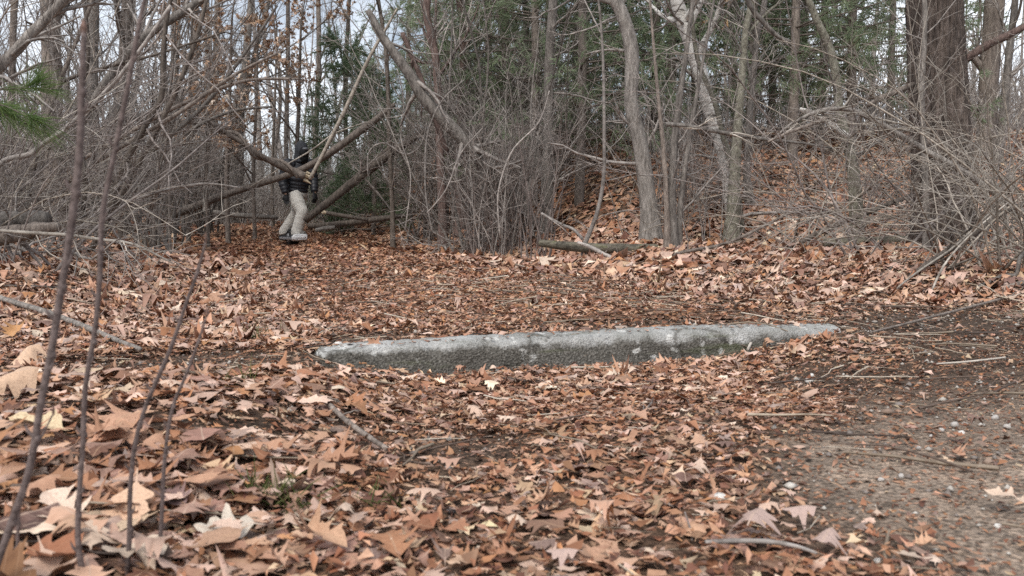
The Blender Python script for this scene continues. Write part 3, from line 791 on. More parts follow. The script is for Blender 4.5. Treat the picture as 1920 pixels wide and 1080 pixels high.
# small broken twigs strewn over the ground
def twig_litter():
    n = 4200
    x, y = scatter(n, .8, 8)
    L = np.clip(rng.lognormal(math.log(.09), .6, n), .02, .24) * (1 + .7 * (y > 4))
    a = rng.uniform(0, 6.28, n)
    k = 4
    t = np.linspace(-.5, .5, k)
    bx = rng.normal(0, .06, (n, k))
    xx = x[:, None] + L[:, None] * (np.cos(a)[:, None] * t - np.sin(a)[:, None] * bx); yy = y[:, None] + L[:, None] * (np.sin(a)[:, None] * t + np.cos(a)[:, None] * bx)
    zz = gz(xx, yy) + rng.uniform(.006, .03, n)[:, None] + L[:, None] * t * rng.normal(0, .10, n)[:, None]
    r = np.clip(L * .012, .0008, .003) * rng.uniform(.7, 1.6, n)
    V, Q = tube_geo(np.stack([xx, yy, zz], -1), r[:, None] * np.linspace(1, .5, k)[None], 4)
    c = np.array([(.13, .095, .075), (.25, .20, .15), (.42, .35, .27), (.08, .06, .05), (.5, .44, .36)])[rng.choice(5, n, p=[.3, .28, .18, .14, .10])]
    o = obj('twig_litter', mesh_from('twig_litter', V, Q, mat=M['leaf'], tint=np.repeat(c, k * 4, axis=0)))
    tag(o, 'short broken twigs and stalks strewn over leaves and soil', 'twigs', kind='stuff')
twig_litter()

# ------------------------------------------------------------------ stones
def rock_mesh(name, mat, seed):
    rg = np.random.default_rng(seed)
    n, m = 7, 10
    th = np.linspace(0, PI, n); ph = np.arange(m) * 2 * PI / m
    V = np.stack([np.outer(np.sin(th), np.cos(ph)), np.outer(np.sin(th), np.sin(ph)), np.outer(np.cos(th), np.ones(m))], -1)
    a = nrm(rg.normal(size=(6, 3)))
    for k in range(6):
        dd = V @ a[k]; V = V - np.clip(dd - .72, 0, 1)[..., None] * a[k] * .9
    V[..., 2] *= .68; V[..., 1] *= rg.uniform(.65, .95)
    V += .03 * rg.normal(size=(1, 1, 3))
    idx = np.arange(n * m).reshape(n, m)
    Q = np.stack([idx[:-1], np.roll(idx, -1, 1)[:-1], np.roll(idx, -1, 1)[1:], idx[1:]], -1).reshape(-1, 4)
    return mesh_from(name, V * .5, Q[:, ::-1], mat=mat)
rocks = {k: [rock_mesh('pebble', M[k], i) for i in range(3)] for k in ('stone', 'stone_white', 'stone_dark')}
PEB = [(1350, 945, 40, 'stone_white', 'largest pale angular stone among leaves beside the bare soil'), (1802, 818, 20, 'stone_white', 'round white pebble in the cluster on the dark bare soil'),
       (1790, 803, 22, 'stone', 'tan flat pebble beside the round white pebble on bare soil'), (1765, 812, 15, 'stone', 'small tan pebble next to the flat tan one on bare soil'),
       (1722, 846, 16, 'stone', 'grey pebble just below the white pebble cluster'), (1888, 806, 18, 'stone', 'blue grey pebble at the soil edge beyond the white cluster'),
       (1865, 790, 22, 'stone', 'pinkish pebble higher up than the white cluster'), (1515, 719, 18, 'stone_white', 'white pebble lower of the pair below the kerb end'),
       (1522, 708, 14, 'stone_white', 'small white pebble upper of the pair below the kerb end'), (1416, 755, 11, 'stone_white', 'tiny white pebble alone on trodden leaf crumbs'),
       (1690, 900, 20, 'stone', 'grey pebble half sunk in pale dry soil'), (1652, 906, 16, 'stone', 'smaller grey pebble beside the half sunk one'),
       (1490, 1027, 32, 'stone', 'large grey pebble at the leaf edge in the low right'), (1645, 1060, 20, 'stone_white', 'white pebble on dry soil by the lower edge'),
       (1590, 1048, 28, 'stone', 'flat grey stone on dry soil by the lower edge'), (1870, 995, 20, 'stone_white', 'white pebble under the curled tan leaf'),
       (668, 894, 26, 'stone_white', 'white oval pebble on dark soil under the forked stick'), (634, 655, 30, 'stone_white', 'flat white chip lying against the left kerb end'),
       (578, 657, 12, 'stone_white', 'tiny white chip left of the kerb'), (138, 750, 26, 'stone_white', 'white stone lying among leaves between the thin stems'),
       (846, 966, 26, 'stone_dark', 'dark grey pebble in trodden leaves in front of the kerb'), (1745, 823, 12, 'stone', 'tiny brown pebble in the cluster on bare soil'),
       (945, 498, 16, 'stone_dark', 'dark stone at the path edge below the mossy log')]
for i, (px, py, w, k, lab) in enumerate(PEB):
    p = G(px, py); s = w * p[1] / FPX * .85
    o = obj('pebble', rocks[k][i % 3], None, (p[0], p[1], p[2] + s * .16 + .004)); o.scale = (s, s, s); o.rotation_euler = (0, 0, i * 1.7)
    tag(o, lab, 'pebble', 'pebbles scattered over the soil')
# grit on the bare soil
n = 10000
x, y = scatter(n, .8, 4.2); k = rng.random(n) < dirt_mask(x, y) * .9 + .03
x, y = x[k], y[k]; n = len(x)
oct_ = np.array([(1, 0, 0), (0, 1, 0), (-1, 0, 0), (0, -1, 0), (0, 0, .7), (0, 0, -.7)]); of = np.array([(0, 1, 4), (1, 2, 4), (2, 3, 4), (3, 0, 4), (1, 0, 5), (2, 1, 5), (3, 2, 5), (0, 3, 5)])
s = np.clip(rng.lognormal(math.log(.0028), .6, n), .001, .013)
V = (oct_[None] * (1 + .25 * rng.normal(size=(n, 6, 1)))) * s[:, None, None] + np.stack([x, y, gz(x, y) + s * .4 + .001], -1)[:, None]
T = (of[None] + (np.arange(n) * 6)[:, None, None]).reshape(-1, 3)
c = np.array([(.40, .37, .33), (.55, .52, .47), (.22, .19, .17), (.30, .22, .17)])[rng.choice(4, n, p=[.3, .12, .38, .2])]
tag(obj('gravel', mesh_from('gravel', V, None, T, M['leaf'], np.repeat(c, 6, axis=0), smooth=False)), 'fine grit scattered over the bare soil patch', 'gravel', kind='stuff')

# grass tufts
def tuft(px, py, n, h, lab):
    p = G(px, py) + np.array([0, 0, .015]); h = h * 1.25
    b = p + np.stack([rng.normal(0, .025, n), rng.normal(0, .02, n), np.full(n, 0.0)], -1)
    d = nrm(np.stack([rng.normal(0, .55, n), rng.normal(0, .55, n), np.full(n, .8)], -1))
    C = grow(b, d, rng.uniform(.5, 1.1, n) * h, 4, .08, (0, 0, -.12))
    V, Q = tube_geo(C, np.full((n, 1), .0013) * np.array([[1, .9, .7, .1]]), 3)
    o = obj('grass_tuft', mesh_from('grass_tuft', V - p, Q, mat=M['grass']), None, p)
    tag(o, lab, 'grass tuft', 'green grass tufts poking through the leaves'); o['kind'] = 'stuff'
tuft(545, 970, 30, .055, 'bright green grass tuft low among leaves right of the thin stems')
tuft(487, 958, 34, .05, 'smaller green grass tuft beside the bright one')
tuft(482, 642, 34, .07, 'pale grass tuft left of the kerb end')
tuft(455, 735, 24, .05, 'sparse grass on the dark soil strip')
tuft(700, 968, 18, .04, 'tiny grass tuft beside the dark grey pebble')

# ------------------------------------------------------------------ sticks, logs and fallen branches
def stick(name, label, cat, pts, mat, d=None, group=None, sides=7, K=14, rough=.1, twigs=0, tl=(.15, .5), kids_mat=None, on_ground=False, ends=None, root_name='stem', tw_bend=(0, 0, .02)):
    """pts: (px, py, width px[, depth])"""
    Pp, Rr = [], []
    for q in pts:
        if on_ground:
            g = G(q[0], q[1]); dd = g[1]; r = q[2] * .5 * dd / FPX; Pp.append(g + [0, 0, r * .6 + .03]); Rr.append(r)
        else:
            dd = q[3] if len(q) > 3 else d
            Pp.append(P(q[0], q[1], dd)); Rr.append(q[2] * .5 * dd / FPX)
    base = Pp[0]
    mb = MB(); q, r = log_geo(mb, Pp, Rr, K, sides, rough)
    if not twigs and not ends:
        o = obj(name, mb.mesh(name, mat, base), None, base)
        return tag(o, label, cat, group)
    t = thing(name, label, cat, base, group)
    obj(root_name, mb.mesh(root_name, mat, base), t)
    if twigs:
        a, ra = sprout(q[None], r[None], twigs, (.1, 1), tl, (.4, 1.2), 6, .45, .0022, .16, tw_bend)
        b_, rb = sprout(a, ra, 3, (.3, .95), (tl[0] * .4, tl[1] * .5), (.4, 1.1), 4, .7, .0016, .16)
        m2 = MB().tubes(a, ra, 4).tubes(b_, rb, 3)
        tag(obj('twigs', m2.mesh('twigs', kids_mat or mat, base), t), kind='stuff')
    for (pt, dr, rad, ln, m_) in (ends or []):
        m3 = MB(); k = 9
        pt = np.asarray(pt); dd = nrm(np.asarray(dr) + .10 * rng.normal(size=(k, 3)))
        p0 = pt + rng.normal(0, rad * .45, (k, 3)) - nrm(np.asarray(dr)) * ln * .3
        C = grow(p0, dd, rng.uniform(.4, 1, k) * ln, 4, .05)
        m3.tubes(C, np.full((k, 1), rad * .5) * np.array([[1, .8, .5, .08]]), 4)
        obj('broken_end', m3.mesh('broken_end', m_, base), t)
    return t

# around the rider
tip = P(575, 332, 12.5)
stick('broken_branch', 'thick vine wrapped branch with pale splintered end crossing the rider', 'branch',
      [(250, 222, 7, 11.2), (300, 228, 8, 11.5), (360, 229, 8, 11.7), (405, 234, 9, 11.9), (425, 250, 9, 12.0), (455, 268, 10, 12.1), (480, 287, 11, 12.2), (520, 308, 13, 12.4), (553, 322, 16, 12.5), (572, 331, 15, 12.5)],
      M['brown_bark'], twigs=0, ends=[(tip, (.9, -.1, -.35), .06, .15, M['pale_wood'])], K=22)
# the vine winding round it
q, r_ = resample([P(*a) for a in [(380, 232, 11.8), (415, 240, 12.0), (440, 258, 12.1), (480, 285, 12.2), (520, 308, 12.4), (560, 326, 12.5)]], [1] * 6, 46)
t_ = np.linspace(0, 15, 46); tng = nrm(np.gradient(q, axis=0)); u_ = nrm(np.cross(tng, [0, 1, 0])); v_ = np.cross(tng, u_)
q = q + .068 * (np.cos(t_)[:, None] * u_ + np.sin(t_)[:, None] * v_)
V, Q = tube_geo(q[None], np.full((1, 46), .026), 7)
tag(obj('woody_vine', mesh_from('woody_vine', V - q[0], Q, mat=M['brown_bark']), None, q[0]), 'brown woody vine twisted round the splintered branch', 'vine')
stick('leaning_log', 'long dark trunk leaning low across the path in front of the rider', 'fallen trunk',
      [(235, 436, 10), (300, 412, 14), (360, 390, 15), (420, 366, 14), (480, 347, 13), (530, 331, 12), (570, 316, 12), (620, 286, 14), (665, 253, 14), (705, 224, 12), (740, 195, 8)], M['brown_bark'], d=13.2, K=26, twigs=0, kids_mat=M['twig_grey'], tl=(.3, 1.0))
stick('pale_pole', 'long pale bare pole leaning up from the broken branch end', 'pole',
      [(581, 336, 6.5), (600, 300, 7.5), (622, 256, 7.5), (650, 200, 7.5), (680, 133, 7), (705, 85, 6), (726, 50, 5), (745, 15, 3)], M['cane'], d=12.4, K=22, rough=.05)
stick('bent_twig', 'thin pale twig slanting across the rider chest', 'twig', [(470, 350, 2), (535, 310, 2.5), (585, 281, 3), (628, 250, 3), (690, 228, 1.5)], M['twig_tan'], d=12.7)
stick('leaning_log', 'dark dead trunk slanting up right behind the rider', 'fallen trunk',
      [(572, 414, 12), (620, 376, 16), (680, 328, 18), (735, 287, 16), (790, 252, 11), (830, 235, 7)], M['dark_bark'], d=13.8, twigs=5, kids_mat=M['twig_dark'], tl=(.3, .9))
stick('leaning_log', 'thinner dark trunk parallel below the slanting one behind the rider', 'fallen trunk',
      [(585, 402, 8), (640, 358, 10), (690, 312, 10), (740, 270, 8)], M['dark_bark'], d=14.3)
stick('fallen_log', 'dark log lying along the ground right of the rider', 'log', [(578, 424, 11), (640, 420, 12), (700, 412, 12), (760, 404, 9)], M['dark_bark'], d=13.4)
ct = P(609, 398, 13.2)
stick('sawn_log', 'small log with a bright sawn end beside the rider', 'log', [(612, 399, 8), (640, 404, 8), (690, 412, 7)], M['dark_bark'], d=13.2, ends=[(ct, (-.8, -.6, .1), .035, .05, M['pale_wood'])])
stick('short_log', 'short grey log lying on leaves right of the rider board', 'log', [(592, 432, 8), (612, 428, 9), (628, 427, 8)], M['grey_bark'], d=13.1)
stick('fallen_log', 'low grey log at the path end behind the rider', 'log', [(400, 398, 9), (450, 404, 10), (520, 408, 8)], M['grey_bark'], d=16)

# logs at the left
stick('fallen_log', 'old grey split log on top of the pile at the left edge', 'log', [(-120, 430, 34), (-30, 418, 36), (50, 412, 34), (92, 410, 24)], M['grey_bark'], d=5.2, rough=.16, sides=10)
stick('fallen_log', 'dark brown rotten log under the split one at the left edge', 'log', [(-120, 462, 30), (-20, 447, 34), (60, 432, 28), (110, 424, 16)], M['brown_bark'], d=5.0, rough=.16, sides=10)
stick('dead_branch', 'pale dry branch drooping from the log pile onto the leaves', 'branch', [(-30, 430, 6), (60, 437, 7), (120, 440, 7), (185, 449, 6), (245, 456, 5), (290, 476, 4), (325, 494, 3)], M['twig_tan'], d=4.7, twigs=6, tl=(.2, .6))
stick('fallen_stick', 'long grey stick lying on leaves at the left', 'stick', [(-40, 562, 10), (40, 588, 11), (100, 607, 11), (180, 640, 11), (225, 660, 10), (264, 675, 8)], M['grey_bark'], on_ground=True)
stick('fallen_stick', 'thin dark stick lying above the long grey one', 'stick', [(-20, 549, 4), (60, 550, 5), (140, 552, 4)], M['brown_bark'], on_ground=True)
stick('fallen_stick', 'forked brown stick lying in front of the kerb', 'stick', [(604, 772, 9), (630, 800, 10), (660, 828, 11), (700, 858, 11), (727, 876, 9)], M['brown_bark'], on_ground=True, twigs=2, tl=(.03, .07))
stick('fallen_stick', 'upright broken stub beside the forked stick', 'stick', [(598, 775, 8, 2.0), (594, 755, 9, 2.0), (590, 735, 7, 2.0)], M['brown_bark'])
stick('fallen_stick', 'pale wavy stick at the lower right edge of the leaves', 'stick', [(1322, 1062, 8), (1380, 1060, 10), (1440, 1062, 10), (1490, 1070, 8), (1530, 1084, 6)], M['twig_grey'], on_ground=True)
stick('fallen_stick', 'thin upright stalk in leaves left of the pale stone', 'stick', [(1300, 1045, 4, 1.12), (1296, 1000, 4, 1.14), (1284, 960, 3, 1.16)], M['twig_dark'])
stick('fallen_stick', 'curved pale stalk arching over leaves at the bottom', 'stick', [(884, 1078, 6, 1.06), (896, 1062, 6, 1.06), (915, 1057, 6, 1.07), (938, 1062, 5, 1.08)], M['twig_tan'])
stick('fallen_stick', 'small dark forked twig standing in leaves in front of the kerb', 'twig', [(1200, 800, 3, 1.9), (1206, 775, 4, 1.92), (1222, 755, 3, 1.95)], M['twig_dark'], twigs=2, tl=(.04, .08))
stick('fallen_stick', 'curved tan root like stick against the kerb right end', 'stick', [(1402, 672, 5), (1412, 655, 6), (1435, 645, 5)], M['twig_tan'], on_ground=True)
stick('fallen_stick', 'long thin stick lying over the soil past the kerb end', 'stick', [(1632, 640, 4), (1700, 622, 5), (1780, 600, 5), (1860, 578, 5), (1925, 560, 4)], M['brown_bark'], on_ground=True, twigs=3, tl=(.08, .2))
stick('fallen_stick', 'thin pale stick lying on bare soil right of the path', 'stick', [(1755, 702, 3), (1820, 698, 4), (1885, 690, 3)], M['twig_tan'], on_ground=True)
stick('fallen_stick', 'short dark stick on the path edge beside the dark stone', 'stick', [(955, 498, 5), (985, 500, 6), (1003, 500, 4)], M['dark_bark'], on_ground=True)

# right side
stick('mossy_log', 'straight mossy log lying below the hillside trees', 'log', [(1010, 455, 14), (1080, 463, 18), (1160, 466, 19), (1250, 468, 19), (1340, 470, 19), (1420, 470, 17)], M['moss'], d=8.3, K=30, rough=.1, sides=10)
stick('mossy_log', 'short mossy log behind the leaves left of the big pine', 'log', [(1545, 456, 16), (1600, 455, 20), (1660, 452, 20), (1720, 450, 16)], M['moss'], d=7.8, K=14, sides=10)
stick('fallen_branch', 'long thin branch rising right from the leaves across the mossy log', 'branch', [(1125, 513, 5, 7.0), (1180, 503, 6, 7.2), (1240, 484, 7, 7.4), (1290, 471, 7, 7.6), (1350, 460, 7, 7.7), (1410, 436, 6, 7.7), (1480, 400, 5, 7.7), (1530, 392, 3, 7.7)], M['brown_bark'], twigs=8, tl=(.2, .6))
stick('fallen_branch', 'short thick branch lying at the left end of the mossy log', 'branch', [(1084, 455, 7, 7.6), (1110, 465, 8, 7.5), (1140, 480, 8, 7.4), (1175, 494, 6, 7.3)], M['twig_grey'], twigs=4, tl=(.1, .3))
stick('fallen_branch', 'pale forked branch end left of the mossy log', 'branch', [(1015, 400, 5, 8.2), (1050, 420, 6, 8.1), (1075, 430, 6, 8.0), (1092, 448, 6, 7.8)], M['twig_grey'], twigs=4, tl=(.1, .3))
stick('broken_branch', 'horizontal dead branch with blunt broken end before the white birch', 'branch', [(1248, 233, 8), (1287, 236, 8), (1346, 247, 8), (1398, 256, 7.5), (1448, 263, 7), (1500, 268, 5), (1560, 278, 4)], M['grey_bark'], d=7.0, twigs=8, tl=(.2, .6), kids_mat=M['twig_tan'])
stick('arching_branch', 'grey bough arching down right over the thicket before the big pine', 'branch', [(1450, 262, 3), (1480, 235, 5), (1530, 210, 8), (1580, 204, 9), (1620, 215, 10), (1665, 240, 11), (1740, 285, 12), (1800, 318, 12), (1870, 365, 13), (1960, 430, 14)], M['grey_bark'], d=6.3, K=26, twigs=22, tl=(.3, 1.1), kids_mat=M['twig_tan'])
stick('arching_branch', 'thin bough curving up from the broken branch to the arching one', 'branch', [(1440, 266, 4), (1480, 248, 6), (1525, 232, 7), (1562, 216, 6)], M['brown_bark'], d=6.6, twigs=5, tl=(.2, .6))
stick('dead_branch', 'dark stick slanting up from the leaves in the lower right thicket', 'branch', [(1655, 558, 3, 4.7), (1705, 518, 7, 4.9), (1750, 487, 11, 5.0), (1790, 462, 13, 5.1), (1850, 420, 12, 5.3), (1885, 396, 10, 5.4), (1940, 375, 8, 5.6)], M['dark_bark'], K=20, twigs=4, tl=(.2, .5))
stick('dead_branch', 'thin white cane slanting beside the dark stick at the right', 'cane', [(1662, 556, 3, 4.5), (1720, 510, 4, 4.7), (1790, 462, 4, 4.9), (1850, 405, 3, 5.0), (1890, 370, 2, 5.1)], M['twig_tan'])
stick('dead_branch', 'thin white cane bending down to the leaves at the right', 'cane', [(1730, 590, 3, 4.3), (1745, 550, 4, 4.4), (1775, 490, 4, 4.6), (1830, 430, 3, 4.8), (1890, 380, 3, 5.0)], M['twig_tan'])
stick('dead_branch', 'dark trunk lying slantwise behind the shrubs left of the big pine', 'branch', [(1500, 455, 9), (1560, 425, 11), (1640, 393, 10), (1720, 362, 8)], M['dark_bark'], d=8.2, twigs=5, tl=(.2, .5))
stick('dead_branch', 'curved smooth branch hanging from above between the thin trunks', 'branch', [(1385, -40, 10), (1408, 12, 9), (1432, 42, 9), (1458, 68, 8), (1482, 78, 6)], M['grey_bark'], d=6.5, twigs=3, tl=(.2, .4))
stick('root_tangle', 'grey bent root over a dark hollow at the right edge', 'root', [(1835, 538, 7, 4.5), (1880, 518, 8, 4.6), (1905, 515, 8, 4.6), (1912, 485, 8, 4.6), (1925, 470, 7, 4.7)], M['grey_bark'])
stick('root_tangle', 'dark root lying below the grey bent one at the right edge', 'root', [(1860, 548, 7, 4.4), (1900, 535, 9, 4.4), (1940, 525, 10, 4.5)], M['brown_bark'])

# left side boughs
stick('leaning_bough', 'light grey bough slanting up right at the upper left corner', 'bough', [(-70, 200, 20), (0, 125, 20), (60, 62, 19), (115, 5, 17), (160, -45, 18), (230, -120, 12)], M['grey_bark'], d=5.2, twigs=14, tl=(.4, 1.2), kids_mat=M['twig_grey'])
stick('leaning_bough', 'thick grey bough slanting through the left thicket', 'bough', [(150, 235, 12), (195, 160, 18), (240, 100, 18), (290, 55, 16), (370, 5, 16), (440, -50, 12)], M['grey_bark'], d=8.0, twigs=14, tl=(.4, 1.2), kids_mat=M['twig_grey'])
stick('leaning_bough', 'dark crooked bough bending down through the left thicket', 'bough', [(330, -40, 8), (312, 40, 9), (306, 110, 10), (304, 180, 11), (285, 215, 12), (250, 275, 12), (225, 330, 13), (205, 400, 13), (190, 450, 13)], M['dark_bark'], d=7.0, K=24, twigs=12, tl=(.4, 1.2), kids_mat=M['twig_dark'])
stick('leaning_bough', 'long thin bough rising right over the left thicket', 'bough', [(150, 300, 7), (220, 262, 8), (300, 215, 8), (400, 170, 7), (470, 150, 6), (560, 148, 4)], M['brown_bark'], d=8.5, K=20, twigs=14, tl=(.3, .9))
stick('leaning_bough', 'thin dark bough across the sky at the upper left', 'bough', [(90, 165, 7), (150, 140, 7), (215, 122, 6), (300, 100, 5), (420, 60, 4)], M['dark_bark'], d=7.5, K=18, twigs=10, tl=(.3, .9))
stick('bare_limb', 'pale curved limb in the lower left thicket', 'bough', [(-20, 330, 8), (10, 300, 10), (55, 290, 10), (80, 270, 9), (120, 245, 6)], M['twig_grey'], d=5.0, twigs=6, tl=(.2, .6))

LS = [('lowest leaning stem of the left thicket, rising from the log pile', [(30, 430, 10), (120, 345, 10), (220, 280, 9), (330, 215, 8), (440, 140, 6), (520, 100, 4)], 7.4, 'brown_bark'),
      ('dark leaning stem of the left thicket behind the second sapling', [(170, 470, 11), (225, 370, 11), (280, 270, 10), (330, 170, 9), (372, 60, 8), (395, -40, 6)], 7.8, 'dark_bark'),
      ('pale leaning stem of the left thicket crossing the tallest sapling', [(-20, 330, 9), (80, 270, 9), (170, 200, 8), (250, 110, 7), (320, 10, 6)], 6.4, 'twig_grey'),
      ('grey leaning stem reaching from the left thicket towards the sky gap', [(90, 440, 10), (190, 350, 10), (300, 270, 9), (390, 190, 8), (480, 70, 5), (520, 10, 4)], 9.2, 'grey_bark'),
      ('crooked dark stem standing upright in the left thicket', [(150, 440, 9), (160, 330, 9), (140, 220, 8), (165, 110, 8), (155, -20, 6)], 7.0, 'dark_bark'),
      ('thin brown stem bowing right low over the leaves', [(110, 460, 7), (200, 400, 7), (290, 362, 6), (380, 345, 5), (450, 352, 3)], 8.0, 'twig_grey'),
      ('steep brown stem beside the first dark trunk of the thicket', [(40, 470, 9), (60, 330, 9), (95, 200, 8), (150, 60, 7), (190, -40, 6)], 6.8, 'brown_bark'),
      ('long grey stem bowing over the vine wrapped branch', [(210, 430, 8), (270, 330, 8), (350, 250, 7), (430, 210, 6), (510, 200, 4)], 10.5, 'grey_bark')]
for lab, pts, d_, m_ in LS:
    stick('bowed_sapling', lab, 'stem', pts, M[m_], d=d_, K=22, twigs=7, tl=(.4, 1.2), kids_mat=M['twig_dark'], group='leaning stems of the left thicket')
CN = [('pale cane rising straight before the thick slanting trunk', [(812, 440, 2.8), (800, 380, 3.5), (797, 325, 3.5), (802, 250, 3.5), (828, 190, 2.8), (870, 150, 2.1)], 9.6),
      ('pale forked cane leaning left under the slanting trunk', [(800, 400, 2.1), (836, 356, 2.8), (864, 288, 2.8), (905, 240, 2.1)], 9.4),
      ('curved pale cane at the foot of the slanting trunk', [(938, 446, 2.8), (934, 364, 3.5), (960, 284, 3.5), (1010, 230, 2.8), (1030, 170, 2.1)], 9.0),
      ('looping pale vine right of the pale pole', [(690, 330, 2.8), (692, 285, 2.8), (720, 268, 2.8), (760, 290, 2.8), (790, 270, 2.8), (800, 230, 2.1)], 10.8),
      ('thin pale vine hanging beside the dark upright trunk', [(745, 130, 2.1), (757, 190, 2.1), (752, 260, 2.1), (770, 330, 2.8), (760, 430, 2.8)], 10.6)]
for lab, pts, d_ in CN:
    stick('woody_vine', lab, 'vine', pts, M['twig_grey'], d=d_, K=22, rough=.05, sides=6, twigs=4, tl=(.2, .7), group='pale vines of the centre thicket')

# ------------------------------------------------------------------ foreground saplings, out of focus
def sapling(label, pts, d, n_twig=0, bud=True):
    Pp = [P(a, b, d) for a, b, w in pts]; Rr = [w * .5 * d / FPX for a, b, w in pts]
    g = Pp[-1].copy()
    low = gz(g[0], g[1]) - .02
    if g[2] > low:
        dv = (Pp[-1] - Pp[-2]); k = (low - g[2]) / min(dv[2], -1e-3)
        Pp.append(g + dv * k); Rr.append(Rr[-1])
    Pp, Rr = Pp[::-1], Rr[::-1]
    base = Pp[0]
    t = thing('sapling', label, 'sapling', base, 'thin saplings close to the camera')
    mb = MB(); q, r = log_geo(mb, Pp, Rr, 30, 8, .06)
    # little nodes along the stem
    for i in range(3, 28, 4):
        r0 = r[min(i, len(r) - 1)]
        log_geo(mb, [q[i] - [0, 0, r0 * 1.5], q[i] + [r0 * .5, 0, 0], q[i] + [0, 0, r0 * 1.5]], [r0 * .6, r0 * 1.25, r0 * .6], 4, 6, .05)
    for j, i in enumerate(range(5, 29, 3)):
        r0 = r[min(i, len(r) - 1)]; sg = 1 if j % 2 else -1
        log_geo(mb, [q[i], q[i] + [sg * r0 * 1.8, -r0 * .4, r0 * 2.2], q[i] + [sg * r0 * 2.4, -r0 * .6, r0 * 4.5]], [r0 * .55, r0 * .5, r0 * .1], 5, 6, .05)
    obj('stem', mb.mesh('stem', M['stem_purple'], base), t)
    if bud:
        tp = Pp[-1]
        mb = MB(); r0 = max(Rr[-1], .0012)
        log_geo(mb, [tp - [0, 0, .002], tp + [0, 0, .004], tp + [0, 0, .010]], [r0, r0 * 1.25, r0 * .3], 7, 7, .05)
        obj('bud', mb.mesh('bud', M['bud'], base), t)
sapling('tallest blurred sapling stem with a reddish tip at the left', [(157, 58, 10), (153, 170, 13), (148, 300, 14), (130, 450, 14), (112, 560, 14), (98, 650, 14), (78, 750, 14), (55, 880, 14), (20, 985, 15), (-15, 1085, 15)], .80)
sapling('blurred sapling stem reaching out of the top of the view', [(285, -60, 8), (262, 40, 8.5), (240, 160, 9), (214, 290, 9.5), (192, 400, 10), (187, 520, 10), (178, 620, 10), (160, 725, 10), (156, 830, 10), (149, 920, 10), (146, 1010, 11), (156, 1085, 13)], .88, bud=False)
sapling('shorter blurred sapling stem ending below the leaning log', [(386, 452, 4), (370, 510, 6), (345, 580, 7), (325, 640, 8), (300, 700, 8), (270, 770, 8), (252, 840, 9), (244, 920, 9), (243, 1000, 10), (238, 1085, 10)], .92)
sapling('faint short sapling stem right of the other three', [(388, 590, 3), (372, 640, 5), (350, 700, 6), (325, 760, 7), (312, 830, 7), (306, 900, 8), (302, 990, 8), (295, 1085, 8)], .96)
sapling('small low shoot beside the tallest sapling', [(100, 775, 3), (60, 860, 4), (38, 940, 6), (33, 1010, 6), (28, 1085, 7)], .90)

